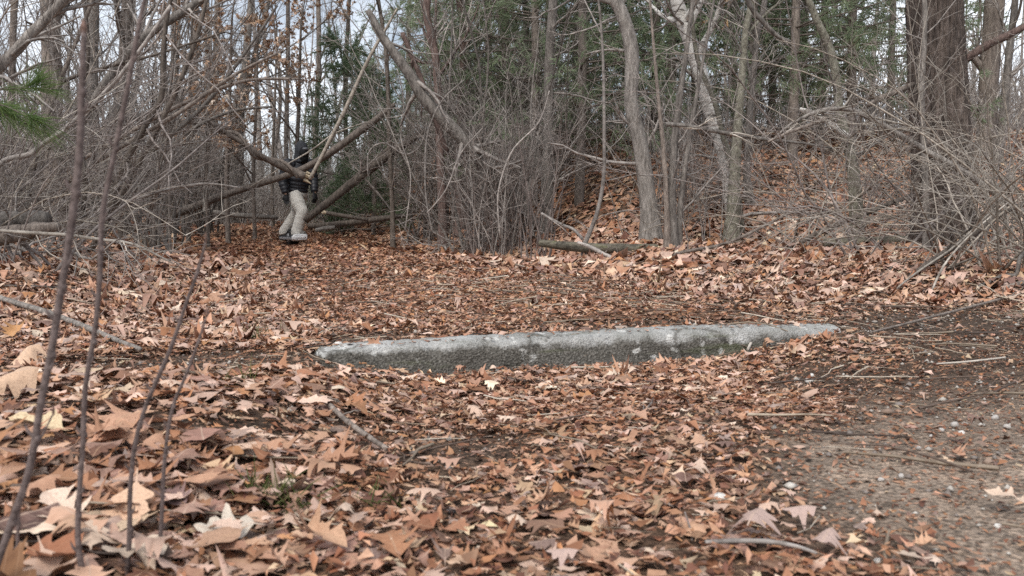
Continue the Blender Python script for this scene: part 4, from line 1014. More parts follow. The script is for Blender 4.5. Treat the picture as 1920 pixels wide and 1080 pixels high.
# ------------------------------------------------------------------ trees
def tree(name, label, pts, d, bark_m, H=9.0, group=None, limbs=7, limb_z=2.2, sides=10, rough=.08, twig_m=None, cat='tree', crown=True, low_twigs=6, K=30, leaves=None, seed=None, ground_ext=True):
    """pts top -> base as (px, py, width px); the trunk is carried on above the frame to H metres"""
    rg = np.random.default_rng(seed if seed is not None else abs(hash(label)) % 99999) if False else np.random.default_rng(sum(map(ord, label)))
    pts = sorted(pts, key=lambda a: -a[1])
    kw = 1.0 if 'leaning tree' in label or 'white birch' in label else .8
    Pp = [P(a, b, d) for a, b, w in pts]; Rr = [w * kw * .5 * d / FPX for a, b, w in pts]
    if ground_ext:
        b0 = Pp[0]; g = gz(b0[0], b0[1])
        base = np.array([b0[0], b0[1], g - .08])
        if b0[2] > g + .1:
            Pp.insert(0, base); Rr.insert(0, Rr[0] * 1.12)
        else:
            Pp[0] = np.array([b0[0], b0[1], g - .06]); base = Pp[0]
        if Pp[1][2] - g > .3:
            k_ = (.22 + g - Pp[0][2]) / (Pp[1][2] - Pp[0][2]); Pp.insert(1, Pp[0] + (Pp[1] - Pp[0]) * k_); Rr.insert(1, Rr[0])
        Rr[0] *= 1.4
    base = Pp[0]
    top = Pp[-1]; dv = nrm(Pp[-1] - Pp[-2]); n = 0
    while top[2] < H and n < 5:
        dv = nrm(dv + np.array([rg.normal(0, .08), rg.normal(0, .1), .18]))
        st = max((H - Pp[-1][2]) / (5 - n) / max(dv[2], .3), .3) if n < 5 else .5
        top = top + dv * st; Pp.append(top); Rr.append(Rr[-1] * .74); n += 1
    t = thing(name, label, cat, base, group)
    mb = MB(); q, r = log_geo(mb, Pp, Rr, K, sides, rough, rg=rg)
    obj('trunk', mb.mesh('trunk', bark_m, base), t)
    q, r = q[None], r[None]
    zt = q[0, :, 2]
    t0 = float(np.clip(np.searchsorted(zt, limb_z) / len(zt), .05, .8))
    if limbs:
        a, ra = sprout(q, r, limbs, (t0, .97), (1.0, 2.6), (.5, 1.1), 8, .5, .008, .10, (0, 0, .05), .3, rg=rg)
        for i in range(limbs):
            m2 = MB().tubes(a[i:i + 1], ra[i:i + 1], 6)
            obj('limb', m2.mesh('limb', bark_m, base), t)
        b_, rb = sprout(a, ra, 9, (.2, 1), (.4, 1.2), (.4, 1.0), 6, .55, .003, .14, (0, 0, .03), rg=rg)
        c_, rc = sprout(b_, rb, 4, (.25, 1), (.15, .55), (.4, 1.0), 4, .6, .002, .14, rg=rg)
        m3 = MB().tubes(b_, rb, 3).tubes(c_, rc, 3)
        tag(obj('crown', m3.mesh('crown', twig_m or M['twig_grey'], base), t), kind='stuff')
    if low_twigs:
        a, ra = sprout(q, r, low_twigs, (.12, t0 + .15), (.4, 1.3), (.7, 1.4), 7, .28, .004, .14, (0, 0, .02), rg=rg)
        b_, rb = sprout(a, ra, 6, (.2, 1), (.15, .5), (.4, 1.1), 4, .6, .002, .15, rg=rg)
        tag(obj('low_twigs', MB().tubes(a, ra, 4).tubes(b_, rb, 3).mesh('low_twigs', twig_m or M['twig_grey'], base), t), kind='stuff')
    if leaves:
        n, pal = leaves
        b_, rb = sprout(a if not limbs else c_, ra if not limbs else rc, 5, (.15, 1), (.02, .06), (.5, 1), 2, rg=rg)
        pts_ = b_[:, -1]
        k = rg.choice(len(pts_), min(n, len(pts_)), replace=False)
        pp = pts_[k]
        V, Q, C = leaf_batch(3, pp[:, 0], pp[:, 1], rg.uniform(.08, .135, len(pp)), np.array(pal)[rg.integers(0, len(pal), len(pp))], np.zeros(len(pp)), 1.0, 1.2, rg, False, pp[:, 2])
        tag(obj('leaves', mesh_from('leaves', V - base, Q, mat=M['leaf'], tint=C), t), kind='stuff')
    return t

tree('bare_tree', 'grey leaning tree trunk standing alone behind the mossy log', [(1150, -10, 23), (1160, 12, 24), (1176, 55, 25), (1186, 105, 26), (1184, 150, 26), (1184, 200, 26), (1196, 250, 27), (1207, 310, 29), (1213, 360, 31), (1218, 410, 35), (1222, 455, 42)], 9.0, M['pale_bark'], low_twigs=5, sides=14)
tree('bare_tree', 'dark slim stem in front of the mossy log, straightest of its clump', [(1300, -10, 9), (1285, 110, 12), (1266, 250, 16), (1259, 380, 20), (1262, 470, 26)], 8.15, M['grey_bark'], H=6, limbs=5, low_twigs=8)
tree('bare_tree', 'slim stem forking left beside the straight one in the clump', [(1222, 40, 6), (1232, 160, 8), (1244, 280, 11), (1250, 390, 13), (1252, 468, 16)], 8.1, M['brown_bark'], H=5, limbs=4)
tree('bare_tree', 'slim stem forking right beside the straight one in the clump', [(1328, 60, 6), (1306, 180, 9), (1288, 290, 12), (1274, 400, 13), (1271, 470, 16)], 8.2, M['grey_bark'], H=5, limbs=4)
tree('birch_tree', 'white birch trunk with dark marks leaning left', [(1262, -20, 25), (1278, 30, 26), (1298, 90, 26), (1316, 150, 27), (1332, 205, 26), (1350, 265, 24), (1364, 330, 24), (1374, 400, 26), (1380, 455, 30)], 9.6, M['birch_bark'], low_twigs=6, sides=14)
tree('birch_tree', 'thin pale stem rising close against the white birch', [(1296, -10, 8), (1300, 60, 8), (1312, 125, 9), (1338, 185, 9), (1352, 240, 10), (1368, 300, 11), (1385, 380, 12), (1390, 450, 13)], 9.3, M['lichen_bark'], H=6, limbs=4, low_twigs=4)
tree('bare_tree', 'lichen spotted upright trunk right of the white birch', [(1412, -10, 11), (1398, 60, 12), (1392, 140, 14), (1384, 230, 17), (1378, 320, 21), (1374, 400, 25), (1370, 455, 30)], 8.9, M['lichen_bark'], low_twigs=6)
tree('bare_tree', 'pale thin trunk right of the lichen spotted one', [(1436, -10, 13), (1420, 60, 13), (1414, 130, 13), (1405, 220, 14), (1400, 320, 16), (1406, 450, 20)], 10.2, M['grey_bark'], low_twigs=6, leaves=(60, [(.40, .25, .12), (.34, .2, .1)]), limb_z=1.2)
tree('bare_tree', 'grey green crooked trunk with dark base left of the big pine', [(1508, -20, 15), (1532, 40, 16), (1556, 90, 18), (1568, 150, 19), (1576, 220, 22), (1592, 280, 25), (1602, 340, 28), (1606, 440, 34)], 8.8, M['lichen_bark'], low_twigs=8)
tree('bare_tree', 'pale broken limb trunk lying into the crooked one', [(1500, 205, 10), (1530, 215, 12), (1560, 235, 13), (1590, 256, 12)], 8.7, M['birch_bark'], H=0, limbs=0, low_twigs=3, ground_ext=False)
tree('young_tree', 'slender pale stem standing before the left edge of the big pine', [(1732, -20, 10), (1733, 80, 11), (1728, 170, 12), (1732, 270, 13), (1736, 360, 14), (1738, 455, 16)], 6.9, M['grey_bark'], H=5, limbs=4, low_twigs=7)
tree('bare_tree', 'dark trunk on the crest right of the big pine', [(1868, -20, 44), (1858, 100, 42), (1852, 200, 42), (1848, 300, 46)], 13.5, M['brown_bark'], low_twigs=4)
tree('bare_tree', 'thin dark trunk against the sky at the right edge', [(1905, -20, 14), (1892, 100, 16), (1882, 200, 17), (1872, 300, 20)], 13.0, M['grey_bark'], low_twigs=8)
tree('bare_tree', 'straight grey trunk behind the centre shrubs', [(1036, -20, 20), (1030, 100, 22), (1028, 200, 24), (1027, 300, 26), (1025, 400, 30), (1022, 440, 34)], 10.8, M['grey_bark'], low_twigs=6)
tree('bare_tree', 'dark trunk behind the pines, right of the leaning grey trunk', [(930, -10, 15), (945, 70, 17), (958, 150, 18), (966, 240, 20), (970, 330, 22)], 16, M['brown_bark'], low_twigs=5)
tree('young_tree', 'crooked thin stem rising from the left end of the mossy log', [(1128, 60, 6), (1132, 160, 7), (1133, 260, 8), (1132, 330, 9), (1122, 390, 10), (1108, 430, 11), (1096, 462, 13)], 8.4, M['twig_grey'], H=4.5, limbs=4, low_twigs=5)
tree('bare_tree', 'reddish twisted trunk at the top of the centre thicket', [(803, -30, 18), (799, 25, 18), (810, 70, 20), (818, 120, 18), (822, 200, 18), (826, 300, 20), (830, 400, 22)], 12.0, M['red_bark'], low_twigs=7)
tree('bare_tree', 'dark upright trunk before the pale pole tip', [(706, -20, 9), (716, 40, 9), (724, 100, 10), (728, 180, 10), (730, 260, 10), (736, 400, 11)], 13.2, M['dark_bark'], low_twigs=8)
tree('bare_tree', 'second reddish trunk right of the twisted one', [(858, -20, 15), (868, 60, 16), (866, 150, 16), (860, 260, 18), (862, 400, 20)], 13.5, M['red_bark'], low_twigs=6)
stick('leaning_dead_tree', 'thick grey dead trunk slanting down right into the centre thicket', 'fallen trunk', [(690, 20, 12), (725, 80, 15), (765, 135, 20), (800, 190, 23), (850, 242, 25), (905, 300, 25), (955, 355, 24), (985, 392, 20), (1005, 425, 16)], M['grey_bark'], d=10.2, K=30, sides=12, twigs=14, tl=(.4, 1.3), kids_mat=M['twig_grey'])
stick('leaning_dead_tree', 'dark broken stem slanting above the thick grey trunk', 'fallen trunk', [(754, 62, 9), (772, 105, 10), (790, 150, 10), (812, 215, 10), (840, 290, 9)], M['red_bark'], d=10.8, twigs=5, tl=(.3, .7))
# the forest at the upper left, behind the path
for i, (lab, pts, d, m_) in enumerate([
    ('tall straight trunk against the sky left of the forked one', [(408, -20, 13), (406, 80, 14), (404, 180, 15), (400, 280, 16)], 24, 'brown_bark'),
    ('widest far trunk against the sky above the broken branch', [(472, -20, 13), (465, 60, 16), (458, 140, 19), (445, 200, 24), (437, 260, 26)], 22, 'grey_bark'),
    ('slanting far trunk leaning right beside the widest one', [(508, -20, 9), (494, 40, 10), (481, 90, 11), (466, 150, 12), (452, 240, 12)], 22.3, 'grey_bark'),
    ('thin far trunk in the gap right of the widest one', [(520, 100, 6), (525, 160, 8), (524, 220, 8), (512, 320, 9)], 26, 'brown_bark'),
    ('dark far trunk above the rider head', [(540, -10, 9), (540, 100, 10), (538, 200, 10), (536, 300, 11)], 24, 'brown_bark'),
    ('double far trunk at the left of the sky gap', [(366, -20, 16), (365, 80, 17), (364, 180, 18), (362, 300, 19)], 21, 'brown_bark'),
    ('thin far trunk left of the sky gap', [(388, -20, 10), (388, 120, 11), (386, 280, 12)], 27, 'grey_bark'),
    ('far trunk right of the rider before the dark evergreen', [(596, -20, 11), (598, 100, 11), (594, 200, 12), (590, 320, 12)], 23, 'brown_bark'),
    ('thick dark trunk in the left corner behind the thicket', [(92, -20, 40), (96, 80, 42), (98, 180, 44), (100, 300, 46)], 10, 'brown_bark'),
    ('brown trunk in the left thicket, right of the thick dark one', [(176, -20, 22), (174, 100, 24), (170, 220, 26), (168, 330, 28)], 11.5, 'grey_bark'),
    ('dark trunk behind the blurred sapling top', [(240, -20, 28), (236, 80, 28), (228, 180, 29), (224, 320, 30)], 12.5, 'brown_bark'),
    ('grey trunk behind the crooked dark bough', [(330, -20, 18), (328, 100, 19), (325, 220, 20), (322, 330, 22)], 16, 'grey_bark'),
    ('thin trunk at the far left edge', [(30, -20, 14), (24, 100, 15), (20, 250, 17)], 9, 'brown_bark'),
    ('far slim trunk in the top centre left of the reddish ones', [(655, -20, 9), (650, 100, 9), (648, 220, 10)], 20, 'brown_bark')]):
    tree('bare_tree', lab, pts, d, M[m_], H=12 if d > 18 else 9, low_twigs=5, group='bare trees behind the path', limb_z=2.5 if d < 18 else 3.5)
# young oaks that keep their tan leaves
for (lab, px, d, hw) in [('young oak with tan leaves hanging over the sky gap', 430, 15.0, 9), ('young oak with russet leaves above the rider', 560, 17.0, 9), ('young oak with sparse tan leaves left of the sky gap', 355, 14.0, 8), ('low oak with tan leaves behind the rider', 515, 19, 6), ('leafy young oak before the widest far trunk', 480, 15.5, 7), ('small russet oak over the vine wrapped branch', 392, 13.0, 6)]:
    tree('young_oak', lab, [(px + 4, 60, hw * .6), (px, 200, hw), (px - 5, 330, hw * 1.2)], d, M['brown_bark'], H=5.5, limbs=10, limb_z=1.0 if 'low' not in lab else .7, low_twigs=6, leaves=(1500, [(.56, .38, .25), (.50, .30, .18), (.62, .48, .35), (.46, .28, .17)]), group='young oaks holding dry leaves')

# ------------------------------------------------------------------ the big pine trunk
def big_pine():
    d = 7.4
    base = P(1775, 462, d); base[2] = gz(base[0], base[1]) - .05
    t = thing('pine_tree', 'massive brown ridged pine trunk right of the hillside trees', 'tree', base)
    K, Sd = 190, 150
    ctrl = [(base - P(1775, 470, d) * 0) if False else base, P(1770, 380, d), P(1764, 250, d), P(1757, 120, d), P(1752, 0, d), P(1745, -200, d), P(1738, -500, d), P(1735, -900, d)]
    q, r = resample(ctrl, np.array([140, 120, 111, 107, 104, 98, 88, 66]) * .45 * d / FPX, K)
    a = np.arange(Sd) * 2 * PI / Sd
    zz = np.linspace(0, 1, K)[:, None] * 8.2
    rg = np.random.default_rng(5)
    ridge = np.zeros((K, Sd))
    for f, am in ((11, .35), (21, .6), (33, .8), (47, .7)):
        ph = rg.uniform(0, 6.28); wob = .9 * np.sin(zz * rg.uniform(1.5, 3) + rg.uniform(0, 6)) + .7 * np.sin(zz * rg.uniform(5, 8) + rg.uniform(0, 6))
        ridge += am * np.cos(f * a[None] + ph + wob)
    ridge = np.clip(ridge, -1.3, .55) * (.8 + .3 * np.sin(zz * 19 + 3 * np.sin(a * 7)[None]))
    rr = r[:, None] * (1 + .03 * np.sin(3 * a + 1)[None]) + .014 * ridge + rg.normal(0, .0025, (K, Sd))
    flare = np.exp(-np.linspace(0, 1, K) * 40)[:, None]
    rr = rr + .05 * flare * (1 + .8 * np.sin(5 * a + .6)[None])
    V = np.stack([q[:, 0:1] + rr * np.cos(a), q[:, 1:2] + rr * np.sin(a), np.broadcast_to(q[:, 2:3], rr.shape)], -1)
    idx = np.arange(K * Sd).reshape(K, Sd)
    Q = np.stack([idx[:-1], np.roll(idx, -1, 1)[:-1], np.roll(idx, -1, 1)[1:], idx[1:]], -1).reshape(-1, 4)
    obj('trunk', mesh_from('trunk', V.reshape(-1, 3) - base, Q, mat=M['pine_bark']), t)
    mb = MB(); log_geo(mb, [P(1712, 158, d - .05), P(1680, 172, d - .15), P(1650, 185, d - .2), P(1627, 198, d - .25)], [.024, .025, .023, .015], 12, 9)
    obj('broken_limb', mb.mesh('broken_limb', M['brown_bark'], base), t)
    mb = MB(); log_geo(mb, [P(1800, 118, d), P(1850, 86, d - .1), P(1890, 66, d - .15), P(1940, 40, d - .2)], [.034, .033, .031, .022], 12, 9)
    obj('broken_limb', mb.mesh('broken_limb', M['red_bark'], base), t)
    return t, q, base
bp, bq, bbase = big_pine()

# ------------------------------------------------------------------ evergreen foliage
def needle_tufts(pts, dirs, per, ln, wd, rg, spread=.75):
    n = len(pts); m = n * per
    p = np.repeat(pts, per, 0); dd = np.repeat(nrm(dirs), per, 0)
    dv = nrm(dd + spread * rg.normal(size=(m, 3)))
    p = p + dd * rg.uniform(-.25, .1, (m, 1)) * ln
    side = nrm(np.cross(dv, rg.normal(size=(m, 3)))) * wd
    L = ln * rg.uniform(.6, 1.1, (m, 1))
    mid = p + dv * L * .55 + np.array([0, 0, -.06]) * L
    tip_ = p + dv * L + np.array([0, 0, -.2]) * L
    V = np.stack([p - side * .5, p + side * .5, mid + side * .45, tip_, mid - side * .45], 1)
    b = (np.arange(m) * 5)[:, None]
    T = np.concatenate([b + np.array([[0, 1, 2]]), b + np.array([[0, 2, 4]]), b + np.array([[4, 2, 3]])])
    return V.reshape(-1, 3), T

def pine_proto(seed, H, z0, Rm, bark_m, needle_m, whorls=15, per=10, ln=.16, trunk_r=.065):
    rg = np.random.default_rng(seed)
    t = thing('pine_tree', 'x', 'tree')
    q, r = resample([(0, 0, -.1), (.04, 0, H * .3), (-.04, .03, H * .65), (0, 0, H)], [trunk_r * 1.2, trunk_r, trunk_r * .6, .012], 24)
    mb = MB().tubes(q[None], r[None], 10)
    obj('trunk', mb.mesh('trunk', bark_m), t)
    hz = np.repeat(np.linspace(z0, H * .97, whorls), 5) + rg.uniform(-.15, .15, whorls * 5)
    az = rg.uniform(0, 2 * PI, len(hz)); n = len(hz)
    f = (hz - z0) / (H - z0)
    L = Rm * (1 - f * .8) * rg.uniform(.55, 1.1, n)
    p0 = np.stack([np.zeros(n), np.zeros(n), hz], -1)
    dr = np.stack([np.cos(az), np.sin(az), .12 + .5 * f], -1)
    A = grow(p0, dr, L, 7, .07, (0, 0, -.015), rg); RA = (.018 * (1 - .5 * f))[:, None] * np.linspace(1, .25, 7)[None]
    B, RB = sprout(A, RA, 8, (.25, 1), (.25, .75), (.5, 1.1), 5, .6, .003, .1, (0, 0, .03), rg=rg)
    obj('limbs', MB().tubes(A, RA, 4).tubes(B, RB, 3).mesh('limbs', bark_m), t)['kind'] = 'stuff'
    C = np.concatenate([B[:, 2:].reshape(-1, 3), A[:, -1]]); D = np.concatenate([(B[:, 2:] - B[:, 1:-1]).reshape(-1, 3), A[:, -1] - A[:, -2]])
    V, T = needle_tufts(C, D, per, ln, .0115, rg)
    obj('crown', mesh_from('crown', V, None, T, needle_m, smooth=False), t)['kind'] = 'stuff'
    return t
pA = pine_proto(1, 9.5, 1.5, 2.3, M['brown_bark'], M['needle'])
pB = pine_proto(2, 8.0, 1.0, 2.0, M['brown_bark'], M['needle'])
pC = pine_proto(3, 3.4, .25, 1.3, M['brown_bark'], M['needle_dark'], whorls=9, per=13, trunk_r=.05)
spots = [(pA, 1075, 15.5, 0, 1.0, 'white pine behind the leaning grey trunk'), (pB, 985, 17, 1, 1.0, 'white pine left of the straight grey trunk'), (pA, 1180, 18, 2, 1.0, 'white pine on the slope behind the mossy log'),
         (pB, 1300, 16, 3, 1.05, 'white pine on the slope behind the white birch'), (pA, 1440, 17, 4, 1.0, 'white pine behind the lichen spotted trunk'), (pB, 1530, 15, 5, 1.0, 'white pine behind the crooked grey green trunk'),
         (pA, 1660, 18, 6, 1.0, 'white pine half hidden by the big pine trunk'), (pB, 880, 16, 7, .95, 'white pine behind the reddish trunks'), (pA, 770, 21, 8, .9, 'white pine far behind the centre thicket'),
         (pA, 950, 14, 21, 1.0, 'white pine left of the dark trunk behind the pines'), (pA, 1225, 14.5, 23, 1.0, 'white pine right of the leaning grey trunk'), (pA, 1480, 13.2, 25, 1.0, 'white pine left of the crooked grey green trunk'), (pB, 1590, 13.8, 26, 1.0, 'white pine right of the crooked grey green trunk'), (pB, 1085, 11.8, 19, .95, 'nearest white pine, over the left end of the mossy log'), (pA, 1000, 12.6, 20, .9, 'white pine just left of the straight grey trunk'), (pA, 1030, 13.5, 13, .95, 'white pine just behind the straight grey trunk'), (pB, 1250, 14, 14, 1.0, 'white pine above the slim stem clump'), (pB, 1400, 13.6, 15, 1.0, 'nearer white pine right of the white birch'), (pA, 1500, 19, 16, 1.0, 'tall white pine on the crest behind the crooked trunk'), (pB, 920, 19, 17, 1.1, 'white pine behind the reddish trunks, farther back'), (pA, 1760, 20, 18, 1.0, 'white pine on the crest behind the big trunk'), (pC, 650, 19, 9, 1.15, 'low dark evergreen right of the rider'), (pC, 700, 17, 10, .9, 'small dark evergreen behind the pale pole'), (pA, 1370, 22, 11, 1.0, 'white pine farthest up the slope'), (pB, 1100, 21, 12, 1.0, 'white pine far up the slope behind the straight trunk')]
used = set()
for (pr, px, d, rz, sc, lab) in spots:
    o = pr if pr not in used else copy_tree(pr)
    used.add(pr)
    x = (px - 960) / FPX * d
    o.location = (x, d, gz(x, d)); o.rotation_euler = (0, 0, rz * 1.3); o.scale = (sc,) * 3
    tag(o, lab, 'tree', 'evergreens on the slope')

# near pine spray at the left edge
def pine_spray():
    b = P(-60, 178, 3.1)
    t = thing('pine_branch', 'bright green pine branch with long needles at the left edge', 'branch', b)
    rg = np.random.default_rng(9)
    A = grow(np.array([b, b + [0, .02, -.02], b + [.02, .05, .03]]), np.array([(1, -.05, -.18), (1, .1, -.42), (.9, .2, .05)]), np.array([.33, .27, .24]), 7, .05, (0, 0, -.03), rg)
    B, RB = sprout(A, np.full((3, 7), .003), 3, (.2, .9), (.05, .09), (.4, .8), 4, .7, .0015, rg=rg)
    obj('stem', MB().tubes(A, np.full((3, 7), .003), 5).tubes(B, RB, 4).mesh('stem', M['brown_bark'], b), t)
    C = np.concatenate([A[:, 2:].reshape(-1, 3), B[:, 1:].reshape(-1, 3)]); D = np.concatenate([(A[:, 2:] - A[:, 1:-1]).reshape(-1, 3), (B[:, 1:] - B[:, :-1]).reshape(-1, 3)])
    V, T = needle_tufts(C, D, 22, .12, .0016, rg, .42)
    tag(obj('needles', mesh_from('needles', V - b, None, T, M['needle_near'], smooth=False), t), kind='stuff')
pine_spray()

# ------------------------------------------------------------------ shrubs
def shrub_proto(seed, n, h, lean, arch, wig, tw, mat, twmat, r0=.009, tl=(.35, 1.0), sub=5, joined=False, az=None, base_r=.15):
    rg = np.random.default_rng(seed)
    t = thing('bare_shrub', 'x', 'shrub')
    a = rg.uniform(0, 2 * PI, n) if az is None else rg.normal(az, .7, n)
    ln = rg.uniform(lean[0], lean[1], n)
    d = np.stack([np.cos(a) * np.sin(ln), np.sin(a) * np.sin(ln), np.cos(ln)], -1)
    p = np.stack([rg.normal(0, base_r, n), rg.normal(0, base_r, n), np.full(n, -.05)], -1)
    L = rg.uniform(.55, 1.1, n) * h
    K = 12
    St = grow(p, d, L, K, wig, (0, 0, -arch), rg)
    # arching stems may not dive under the ground
    St[:, 1:, 2] = np.maximum(St[:, 1:, 2], .06 + .02 * rg.random((n, K - 1)))
    R = (r0 * rg.uniform(.6, 1.3, n))[:, None] * np.linspace(1, .28, K)[None]
    B, RB = sprout(St, R, tw, (.15, 1), tl, (.35, 1.15), 6, .5, .0042, .13, (0, 0, .015), .5, rg=rg)
    C, RC = sprout(B, RB, sub, (.2, 1), (tl[0] * .35, tl[1] * .5), (.35, 1.15), 4, .6, .0030, .13, rg=rg)
    if joined:
        obj('crown', MB().tubes(St, R, 4).tubes(B, RB, 3).tubes(C, RC, 3).mesh('crown', twmat), t)['kind'] = 'stuff'
    else:
        for i in range(n):
            obj('stem', MB().tubes(St[i:i + 1], R[i:i + 1], 6).mesh('stem', mat), t)
        obj('crown', MB().tubes(B, RB, 3).tubes(C, RC, 3).mesh('crown', twmat), t)['kind'] = 'stuff'
    return t

PR = {
    'up': [shrub_proto(20 + i, 8, 2.6, (.05, .5), .0, .07, 6, M['twig_grey'], M['twig_grey']) for i in range(2)],
    'tall': [shrub_proto(30 + i, 8, 4.3, (.08, .6), .015, .08, 9, M['grey_bark'], M['twig_grey'], .017, (.6, 1.7), 4) for i in range(3)],
    'arch': [shrub_proto(40 + i, 8, 3.7, (.3, 1.0), .085, .07, 6, M['cane'], M['twig_tan'], .010, (.5, 1.3), 3) for i in range(3)],
    'tangle': [shrub_proto(50 + i, 11, 2.6, (.5, 1.3), .03, .13, 8, M['twig_grey'], M['twig_grey'], .012, (.5, 1.3), 4) for i in range(2)],
    'dark': [shrub_proto(60 + i, 9, 3.0, (.2, .9), .04, .11, 8, M['twig_dark'], M['twig_dark'], .012, (.5, 1.3), 4) for i in range(2)],
    'switch': [shrub_proto(70 + i, 13, 1.7, (.03, .4), .0, .04, 3, M['switch_bark'], M['switch_bark'], .008, (.3, .7), 2, base_r=.12) for i in range(2)],
}
usedp = set()
REACH = {'up': .9, 'tall': 1.6, 'arch': 1.9, 'tangle': 1.7, 'dark': 1.6, 'switch': .45}
LOOK = {'up': 'upright thin stemmed', 'tall': 'tall grey stemmed', 'arch': 'pale arching', 'tangle': 'sprawling grey', 'dark': 'dark twiggy', 'switch': 'dark wand like'}
MARKS = [('left log pile', 20, 5.1), ('thick dark corner trunk', 98, 10), ('crooked dark bough', 240, 7), ('thick slanting bough', 200, 8), ('vine wrapped branch', 300, 11.2),
         ('leaning log end', 290, 13.2), ('rider', 555, 14.6), ('sawn log', 650, 13.2), ('dark upright trunk', 725, 11.6), ('twisted reddish trunk', 818, 12), ('thick slanting dead trunk', 900, 10.2),
         ('straight grey trunk', 1026, 10.8), ('crooked thin stem', 1110, 8.4), ('leaning grey trunk', 1205, 9.0), ('slim stem clump', 1260, 8.2), ('white birch', 1350, 9.6), ('lichen spotted trunk', 1378, 8.9),
         ('crooked grey green trunk', 1595, 8.8), ('big pine trunk', 1770, 7.4), ('dark crest trunk', 1855, 13.5), ('right edge roots', 1890, 4.6), ('straight sky gap trunk', 405, 24), ('dark evergreen', 650, 19)]
PLACED = []
EYE = np.array([0, 0, CAM_H])
def in_window(pr, M4, win, dmax):
    tot = hit = 0
    for ch in pr.children:
        me = ch.data; n = len(me.vertices)
        co = np.empty(n * 3, np.float32); me.vertices.foreach_get('co', co)
        v = co.reshape(-1, 3)[::5]
        v = v @ M4[:3, :3].T + M4[:3, 3] - EYE
        f = np.array([0, math.cos(PITCH), -math.sin(PITCH)]); u = np.array([0, math.sin(PITCH), math.cos(PITCH)])
        z = np.maximum(v @ f, .05)
        px = 960 + FPX * v[:, 0] / z; py = 540 - FPX * (v @ u) / z
        hit += ((px > win[0]) & (px < win[2]) & (py > win[1]) & (py < win[3]) & (v[:, 1] < dmax)).sum(); tot += len(v)
    return hit / max(tot, 1)

usedp = set()
def put(kind, x, y, sc, group, noun):
    pr = PR[kind][int(rng.integers(len(PR[kind])))]
    rz = rng.uniform(0, 6.28); sz = sc * rng.uniform(.9, 1.15)
    M4 = Matrix.Translation((x, y, float(gz(x, y)))) @ Matrix.Rotation(rz, 4, 'Z') @ Matrix.Diagonal((sc, sc, sz, 1))
    if y < 15 and in_window(pr, np.array(M4), (512, 262, 606, 470), 14.3) > .0004: return False
    if y < 16 and in_window(pr, np.array(M4), (400, 400, 640, 470), 16) > .004: return False
    if y < 14 and in_window(pr, np.array(M4), (575, 250, 780, 430), 13.6) > .03: return False
    if id(pr) in usedp: o = copy_tree(pr)
    else: o = pr; usedp.add(id(pr))
    o.location = (x, y, gz(x, y)); o.rotation_euler = (0, 0, rz); o.scale = (sc, sc, sz)
    o['category'] = 'shrub'; o['group'] = group
    PLACED.append((o, kind, x, y, noun))
    return True

def name_shrubs():
    by = {}
    for o, kind, x, y, noun in PLACED:
        px = 960 + FPX * x / y
        best = min(MARKS, key=lambda m: abs(m[1] - px) / 60 + abs(m[2] - y) / 1.6)
        dx, dy = px - best[1], y - best[2]
        rel = ('right of' if dx > 0 else 'left of') if abs(dx) > 45 and abs(dx) / 60 > abs(dy) / 2.5 else ('behind' if dy > 0 else 'in front of')
        by.setdefault((kind, noun, rel, best[0]), []).append((y, o))
    word = {1: [''], 2: ['nearer ', 'farther '], 3: ['nearest ', 'middle ', 'farthest ']}
    for (kind, noun, rel, mk), L in by.items():
        L.sort(key=lambda a: a[0])
        w = word.get(len(L)) or ['nearest ', 'second nearest '] + ['third nearest ', 'fourth nearest ', 'fifth nearest ', 'sixth nearest ', 'seventh nearest ', 'eighth nearest ', 'ninth nearest ', 'tenth nearest ', 'eleventh nearest ', 'twelfth nearest '][:len(L) - 3] + ['farthest ']
        for (y, o), p in zip(L, w):
            o['label'] = f"{p}{LOOK[kind]} {noun} {rel} the {mk}"

def zone(kinds, n, pxr, dr, sc, label, group, clear=1.25):
    noun = 'bare shrub'
    k = 0; tries = 0
    while k < n and tries < 900:
        tries += 1
        d = math.sqrt(rng.uniform(dr[0] ** 2, dr[1] ** 2)); px = rng.uniform(*pxr)
        x = (px - 960) / FPX * d
        kd = kinds[int(rng.integers(len(kinds)))]; s_ = rng.uniform(*sc); rc = REACH[kd] * s_
        if d < 16 and abs(x - float(xp(d))) < clear - .5 + rc * .5: continue
        if d >= 16 and abs(x - float(xp(d))) < clear: continue
        if put(kd, x, d, s_, group, noun): k += 1

zone(['tall', 'dark', 'tangle', 'dark', 'arch'], 21, (-160, 420), (6.0, 13), (.75, 1.1), 'bare grey shrub in the dense thicket left of the path', 'shrubs of the left thicket', 1.5)
zone(['arch', 'tangle', 'dark'], 11, (-160, 260), (4.9, 6.5), (.6, .85), 'pale arching shrub at the front of the left thicket', 'front shrubs of the left thicket', 1.5)
zone(['tall', 'dark', 'tangle', 'dark', 'dark'], 24, (630, 980), (10.5, 15), (.75, 1.05), 'bare tangled shrub in the thicket right of the rider', 'shrubs of the centre thicket', 1.35)
zone(['switch', 'up', 'switch'], 8, (800, 1030), (8.6, 10.5), (.8, 1.1), 'upright dark stemmed shrub at the edge of the centre thicket', 'front shrubs of the centre thicket', 1.7)
zone(['up', 'dark', 'switch'], 7, (1040, 1500), (8.6, 10.5), (.5, .8), 'thin bare shrub behind the mossy log', 'shrubs behind the mossy log', 1.3)
zone(['tangle', 'dark', 'up', 'up'], 12, (1000, 1950), (14, 20), (.6, 1.0), 'bare shrub on the leafy hillside', 'shrubs on the hillside', 1.3)
zone(['arch', 'dark', 'arch', 'tangle'], 11, (1480, 2000), (6.0, 8.8), (.6, .95), 'tan arching shrub in the thicket round the big pine', 'shrubs round the big pine', 1.5)
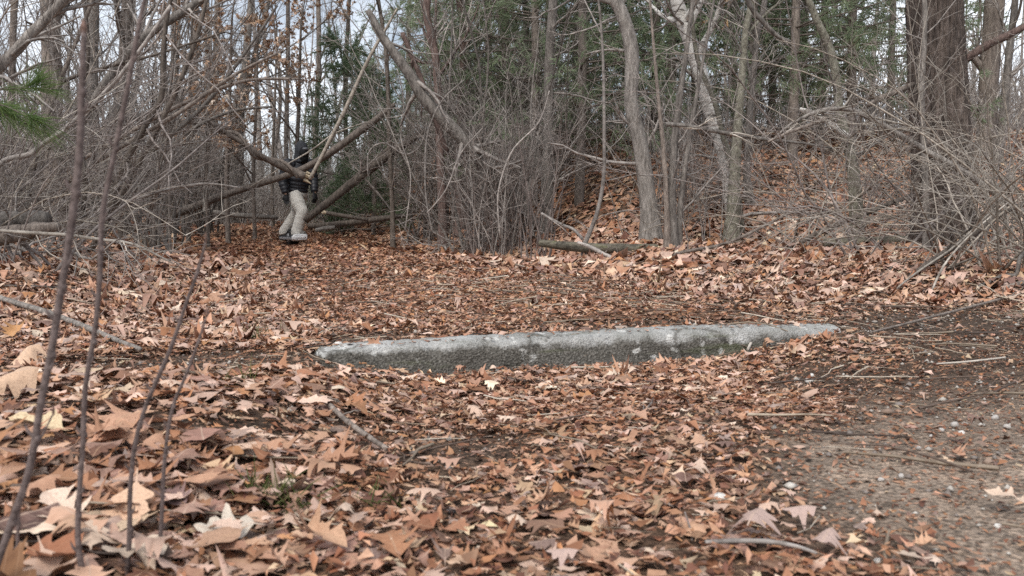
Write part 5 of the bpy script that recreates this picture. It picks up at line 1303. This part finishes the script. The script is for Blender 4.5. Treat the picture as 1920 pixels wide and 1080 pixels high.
zone(['arch'], 4, (1760, 2050), (4.4, 5.6), (.5, .7), 'pale caned shrub at the front right of the thicket', 'front shrubs of the right thicket', 1.5)
zone(['tall', 'tangle', 'dark', 'arch'], 30, (330, 700), (17, 28), (.8, 1.15), 'distant bare shrub closing the end of the path', 'shrubs beyond the rider', 1.0)
zone(['tall', 'tangle'], 14, (-100, 400), (13, 20), (.9, 1.2), 'distant bare shrub behind the left thicket', 'shrubs behind the left thicket', 1.3)
name_shrubs()
for k in PR:
    for pr in PR[k]:
        if id(pr) not in usedp:
            for ch in list(pr.children): bpy.data.objects.remove(ch)
            bpy.data.objects.remove(pr)

# far woods that read as one mass
def far_woods():
    n = 240
    x = rng.uniform(-45, 45, n); y = rng.uniform(28, 60, n)
    h = rng.uniform(6, 14, n)
    C = grow(np.stack([x, y, gz(x, y) - .1], -1), np.stack([rng.normal(0, .1, n), rng.normal(0, .05, n), np.ones(n)], -1), h, 8, .05)
    R = (rng.uniform(.04, .14, n))[:, None] * np.linspace(1, .3, 8)[None]
    B, RB = sprout(C, R, 12, (.1, 1), (.8, 2.5), (.4, 1.2), 5, .4, .012, .15)
    D, RD = sprout(B, RB, 3, (.2, 1), (.4, 1.2), (.4, 1.2), 3, .6, .008, .15)
    o = obj('far_woods', MB().tubes(C, R, 5).tubes(B, RB, 3).tubes(D, RD, 3).mesh('far_woods', M['twig_grey']))
    tag(o, 'distant leafless woods beyond the end of the path', 'woods', kind='stuff')
    # knee-high brush on the far floor
    n = 3600
    x = rng.uniform(-26, 26, n); y = rng.uniform(19, 40, n)
    k = np.abs(x - xp(y)) > .6
    x = np.concatenate([x[k], rng.uniform(-2, 24, 2000), rng.uniform(-15, 1, 3200)]); y = np.concatenate([y[k], rng.uniform(17, 27, 2000), rng.uniform(20, 34, 3200)])
    k = x - xp(y) > .6; k |= y > 19; x, y = x[k], y[k]; n = len(x)
    C = grow(np.stack([x, y, gz(x, y) - .05], -1), nrm(np.stack([rng.normal(0, .4, n), rng.normal(0, .4, n), np.ones(n)], -1)), rng.uniform(.6, 3.0, n), 6, .1)
    R = (rng.uniform(.005, .014, n))[:, None] * np.linspace(1, .4, 6)[None]
    B, RB = sprout(C, R, 3, (.1, 1), (.3, 1.1), (.4, 1.2), 3, .6, .004, .15)
    o = obj('undergrowth', MB().tubes(C, R, 3).tubes(B, RB, 3).mesh('undergrowth', M['twig_grey']))
    tag(o, 'grey brown undergrowth filling the far woods floor', 'undergrowth', kind='stuff')
far_woods()

# ------------------------------------------------------------------ the rider
def remeshed(name, mb, mat, vox, smooth_it=4):
    me = mb.mesh(name + '_src', mat)
    o = bpy.data.objects.new(name + '_src', me); COL.objects.link(o)
    m = o.modifiers.new('r', 'REMESH'); m.mode = 'VOXEL'; m.voxel_size = vox
    s = o.modifiers.new('s', 'SMOOTH'); s.iterations = smooth_it; s.factor = .5
    dg = bpy.context.evaluated_depsgraph_get(); dg.update()
    out = bpy.data.meshes.new_from_object(o.evaluated_get(dg)); out.name = name
    out.materials.clear(); out.materials.append(mat)
    out.polygons.foreach_set('use_smooth', np.ones(len(out.polygons), bool))
    bpy.data.objects.remove(o); bpy.data.meshes.remove(me)
    return out

def limb(mb, pts, rad, K=20, sides=14, puff=None, wrink=0, flat=None, rg=None):
    q, r = resample(pts, rad, K)
    t = np.linspace(0, 1, K)
    if puff: r = r * (1 + puff[1] * (np.abs(np.sin(t * PI * puff[0])) - .5))
    if wrink: r = r * (1 + wrink * np.random.default_rng(3).normal(size=K))
    e = .6
    q = np.concatenate([[q[0] - nrm(q[1] - q[0]) * r[0] * .25], q, [q[-1] + nrm(q[-1] - q[-2]) * r[-1] * .25]]); r = np.concatenate([[.002], r, [.002]])
    V, Q = tube_geo(q[None], r[None], sides)
    if flat is not None:
        c = np.repeat(q, sides, 0); dlt = V - c
        ax = nrm(np.asarray(flat[0])); dlt = dlt + (dlt @ ax)[:, None] * ax * (flat[1] - 1)
        V = c + dlt
    mb.add(V, Q)

def ball(mb, c, r, sides=14):
    n, m = 10, sides
    th = np.linspace(0.01, PI - .01, n); ph = np.arange(m) * 2 * PI / m
    V = np.stack([np.outer(np.sin(th), np.cos(ph)), np.outer(np.sin(th), np.sin(ph)), np.outer(np.cos(th), np.ones(m))], -1) * np.asarray(r) + np.asarray(c)
    idx = np.arange(n * m).reshape(n, m)
    mb.add(V, np.stack([idx[:-1], idx[1:], np.roll(idx, -1, 1)[1:], np.roll(idx, -1, 1)[:-1]], -1).reshape(-1, 4))

def rider():
    d = 14.6
    g = P(552, 461, d); gx, gy = g[0], d
    base = np.array([gx, gy, gz(gx, gy) + .028])
    t = thing('person', 'person in black hooded puffer jacket, mask and khaki trousers riding a board', 'person', base)
    A = np.array
    hip = A([.06, .02, .90]); chest = A([.09, .0, 1.27]); neck = A([.14, -.02, 1.46]); head = A([.17, -.05, 1.61])
    shN, shF = A([-.06, -.13, 1.37]), A([.27, .10, 1.38])
    elN, elF = A([-.13, -.19, 1.10]), A([.33, .10, 1.13])
    haN, haF = A([-.06, -.24, .86]), A([.36, .0, .89])
    hpN, hpF = A([.02, -.07, .88]), A([.10, .08, .88])
    knN, knF = A([.19, -.18, .58]), A([.00, .18, .56])
    anN, anF = A([.10, -.20, .25]), A([-.21, .20, .25])
    # body, one continuous surface
    mb = MB()
    limb(mb, [hip - [0, 0, .05], (hip + chest) / 2, chest, neck - [0, 0, .03]], [.125, .12, .14, .07])
    limb(mb, [neck - [0, 0, .06], neck, head], [.06, .055, .06]); ball(mb, head, (.078, .092, .115))
    ball(mb, head + [.075, -.045, -.01], (.02, .016, .022))
    for s_, e_, h_ in ((shN, elN, haN), (shF, elF, haF)):
        limb(mb, [chest + (s_ - chest) * .6 + [0, 0, .03], s_, e_, h_], [.07, .058, .045, .032])
    for h_, k_, a_ in ((hpN, knN, anN), (hpF, knF, anF)):
        limb(mb, [h_, (h_ + k_) / 2, k_, (k_ * .6 + a_ * .4), a_], [.095, .082, .06, .055, .04])
        limb(mb, [a_, a_ + [.02, -.0, -.05], a_ + [.10, -.02, -.06]], [.038, .042, .03])
    obj('body', remeshed('body', mb, M['skin'], .014), t)
    # jacket with quilted rings
    mb = MB()
    limb(mb, [hip + [0, 0, .02], hip + [.01, 0, .14], chest - [0, 0, .08], chest + [0, 0, .03], neck - [0, 0, .03]], [.175, .185, .195, .19, .095], 60, 20, (8, .10), flat=((.45, -.85, 0), .82))
    for s_, e_, h_ in ((shN, elN, haN), (shF, elF, haF)):
        limb(mb, [chest + (s_ - chest) * .55 + [0, 0, .04], s_, (s_ + e_) / 2, e_, (e_ + h_) / 2, h_ + (e_ - h_) * .12], [.10, .098, .088, .078, .070, .055], 46, 14, (9, .13))
    jk = remeshed('jacket', mb, M['jacket'], .011, 1)
    obj('jacket', jk, t)
    mb = MB()
    limb(mb, [hip + [0, 0, .0], hip + [0, 0, .045]], [.17, .172], 6, 20, flat=((.45, -.85, 0), .82))
    obj('jacket_hem', remeshed('jacket_hem', mb, M['mask'], .012, 1), t)
    # trousers: baggy, wrinkled
    mb = MB()
    limb(mb, [hip + [0, 0, .06], hip - [0, 0, .02], hip - [0, 0, .09]], [.155, .165, .14], 12, 18, flat=((.45, -.85, 0), .85))
    for h_, k_, a_ in ((hpN, knN, anN), (hpF, knF, anF)):
        limb(mb, [h_, h_ * .7 + k_ * .3, h_ * .3 + k_ * .7, k_, k_ * .66 + a_ * .34, k_ * .3 + a_ * .7, a_ + [0, 0, .0], a_ - [0, 0, .05]], [.125, .125, .112, .10, .097, .098, .10, .098], 40, 16, wrink=.02)
    # cargo pocket flap bulge
    ball(mb, (hpN + knN) / 2 + [-.02, -.075, 0], (.07, .035, .09))
    obj('trousers', remeshed('trousers', mb, M['trousers'], .012, 2), t)
    # hood, mask, goggles
    mb = MB()
    ball(mb, head + [-.01, .012, .02], (.115, .125, .15)); limb(mb, [neck - [0, 0, .05], neck + [0, .01, .05], head + [-.01, .01, -.03]], [.13, .115, .11])
    obj('hood', remeshed('hood', mb, M['hood'], .012, 2), t)
    mb = MB(); ball(mb, head + [.045, -.045, -.035], (.085, .095, .105)); limb(mb, [head + [.05, -.05, -.09], neck + [.05, -.04, .0]], [.075, .085])
    obj('face_mask', remeshed('face_mask', mb, M['mask'], .010, 2), t)
    mb = MB(); ball(mb, head + [.075, -.075, .022], (.062, .062, .034))
    go = obj('goggles', remeshed('goggles', mb, M['lens'], .008, 1), t)
    # gloves: palm, four fingers, thumb
    for (h_, dr, rt) in ((haN, A([.10, -.12, -1]), A([.9, .3, .1])), (haF, A([.08, -.25, -1]), A([-.6, -.7, .1]))):
        dr = nrm(dr); rt = nrm(rt - dr * (rt @ dr)); nn = np.cross(dr, rt)
        mb = MB()
        limb(mb, [h_ - dr * .06, h_, h_ + dr * .05, h_ + dr * .10], [.042, .038, .046, .042], 10, 12, flat=(nn, .62))
        for i, (o_, l_) in enumerate(((-.033, .075), (-.011, .088), (.011, .083), (.033, .066))):
            b_ = h_ + dr * .085 + rt * o_
            limb(mb, [b_, b_ + dr * l_ * .5 + nn * .012, b_ + dr * l_ * .85 + nn * .035], [.0125, .0115, .009], 8, 8)
        b_ = h_ + dr * .02 - rt * .035
        limb(mb, [b_, b_ + dr * .035 - rt * .022 + nn * .01, b_ + dr * .065 - rt * .024 + nn * .02], [.014, .0125, .010], 8, 8)
        obj('glove', remeshed('glove', mb, M['glove'], .005, 1), t)
    # shoes on the deck
    for a_, yaw in ((anN, .35), (anF, .25)):
        f_ = A([math.cos(yaw) * .9, -math.sin(yaw), 0])
        mb = MB()
        z = .188
        b0 = A([a_[0], a_[1], z]) - f_ * .07
        limb(mb, [b0 + [0, 0, .05], b0 + f_ * .08 + [0, 0, .055], b0 + f_ * .17 + [0, 0, .04], b0 + f_ * .25 + [0, 0, .03]], [.045, .052, .046, .034], 14, 12)
        limb(mb, [A([a_[0], a_[1], z + .04]), A([a_[0], a_[1], z + .10])], [.05, .048], 6, 12)
        sh = obj('shoe', remeshed('shoe', mb, M['shoe'], .009, 2), t)
        mb = MB()
        limb(mb, [b0 + [0, 0, .012], b0 + f_ * .12 + [0, 0, .012], b0 + f_ * .265 + [0, 0, .014]], [.045, .05, .035], 12, 14, flat=((0, 0, 1), .3))
        obj('sole', remeshed('sole', mb, M['sole'], .007, 1), sh)

    # the board: one fat wheel in the middle, a foot pad before and behind it
    ax = nrm(A([.52, -.85, 0])); sd_ = A([-ax[1], ax[0], 0]); up = A([0, 0, 1])
    c0 = A([-.03, .0, 0])
    bt = thing('electric_board', 'one wheeled electric board with white front bumper under the rider', 'electric board', base)
    def slab(mb, c, hl, hw, hh, bev=.02, rise=0.0):
        n = 9
        pr = []
        for (l_, k) in ((-1, .8), (-.92, 1), (-.5, 1), (0, 1), (.5, 1), (.92, 1), (1, .8)):
            ring = []
            for j in range(12):
                an = j * 2 * PI / 12
                cx, cz = np.sign(math.cos(an)) * abs(math.cos(an)) ** .45, np.sign(math.sin(an)) * abs(math.sin(an)) ** .45
                ring.append(c + ax * l_ * hl + sd_ * cx * hw * k + up * (cz * hh * k + rise * l_))
            pr.append(ring)
        V = A(pr).reshape(-1, 3); idx = np.arange(len(pr) * 12).reshape(len(pr), 12)
        Q = np.stack([idx[:-1], np.roll(idx, -1, 1)[:-1], np.roll(idx, -1, 1)[1:], idx[1:]], -1).reshape(-1, 4)
        T = [(idx[0, 0], idx[0, j + 1], idx[0, j]) for j in range(1, 11)] + [(idx[-1, 0], idx[-1, j], idx[-1, j + 1]) for j in range(1, 11)]
        mb.add(V, Q, T)
    def part(name, mat, parent, *slabs):
        mb = MB()
        for s_ in slabs: slab(mb, *s_)
        return obj(name, mb.mesh(name, mat), parent)
    part('foot_pad', M['grip'], bt, (c0 + ax * .26 + up * .165, .11, .12, .018))
    part('foot_pad', M['grip'], bt, (c0 - ax * .26 + up * .165, .11, .12, .018))
    fb = part('bumper', M['white_plastic'], bt, (c0 + ax * .385 + up * .150, .055, .125, .052, .02, .012)); fb['label'] = 'white front bumper'
    part('headlight', M['white_plastic'], fb, (c0 + ax * .436 + up * .155, .008, .09, .016))
    part('bumper', M['rubber'], bt, (c0 - ax * .385 + up * .135, .045, .12, .04, .02, -.01))
    part('battery_box', M['rubber'], bt, (c0 - ax * .27 + up * .118, .10, .10, .03))
    part('control_box', M['rubber'], bt, (c0 + ax * .27 + up * .112, .10, .10, .034))
    part('rail', M['metal'], bt, (c0 + sd_ * .115 + up * .135, .37, .008, .022)); part('rail', M['metal'], bt, (c0 - sd_ * .115 + up * .135, .37, .008, .022))
    # wheel: tyre with rounded shoulders and a hub
    prof = [(-.075, .075), (-.08, .10), (-.078, .125), (-.06, .138), (-.03, .1405), (0, .141), (.03, .1405), (.06, .138), (.078, .125), (.08, .10), (.075, .075)]
    th = np.arange(40) * 2 * PI / 40
    V = A([[c0 + up * .141 + sd_ * w_ + (ax * math.cos(a_) + up * math.sin(a_)) * (r_ * (1 + .008 * (i % 2) * (abs(w_) < .07))) for (w_, r_) in prof] for i, a_ in enumerate(th)])
    idx = np.arange(V.shape[0] * V.shape[1]).reshape(V.shape[:2])
    Q = np.stack([idx[:, :-1], idx[:, 1:], np.roll(idx, -1, 0)[:, 1:], np.roll(idx, -1, 0)[:, :-1]], -1).reshape(-1, 4)
    wh = obj('wheel', None, bt)
    obj('tyre', mesh_from('tyre', V.reshape(-1, 3), Q, mat=M['rubber']), wh)
    mb = MB()
    q = A([c0 + up * .141 - sd_ * .08, c0 + up * .141 - sd_ * .078, c0 + up * .141 + sd_ * .078, c0 + up * .141 + sd_ * .08])
    V, Q = tube_geo(q[None], A([[.02, .078, .078, .02]]), 24); mb.add(V, Q)
    obj('hub', mb.mesh('hub', M['metal']), wh)
rider()

if 0:
    _t = sorted(((len(m.loops) - 2 * len(m.polygons), m.name) for m in bpy.data.meshes if m.users), reverse=True)
    print('TRIS', sum(x for x, _ in _t), _t[:45])
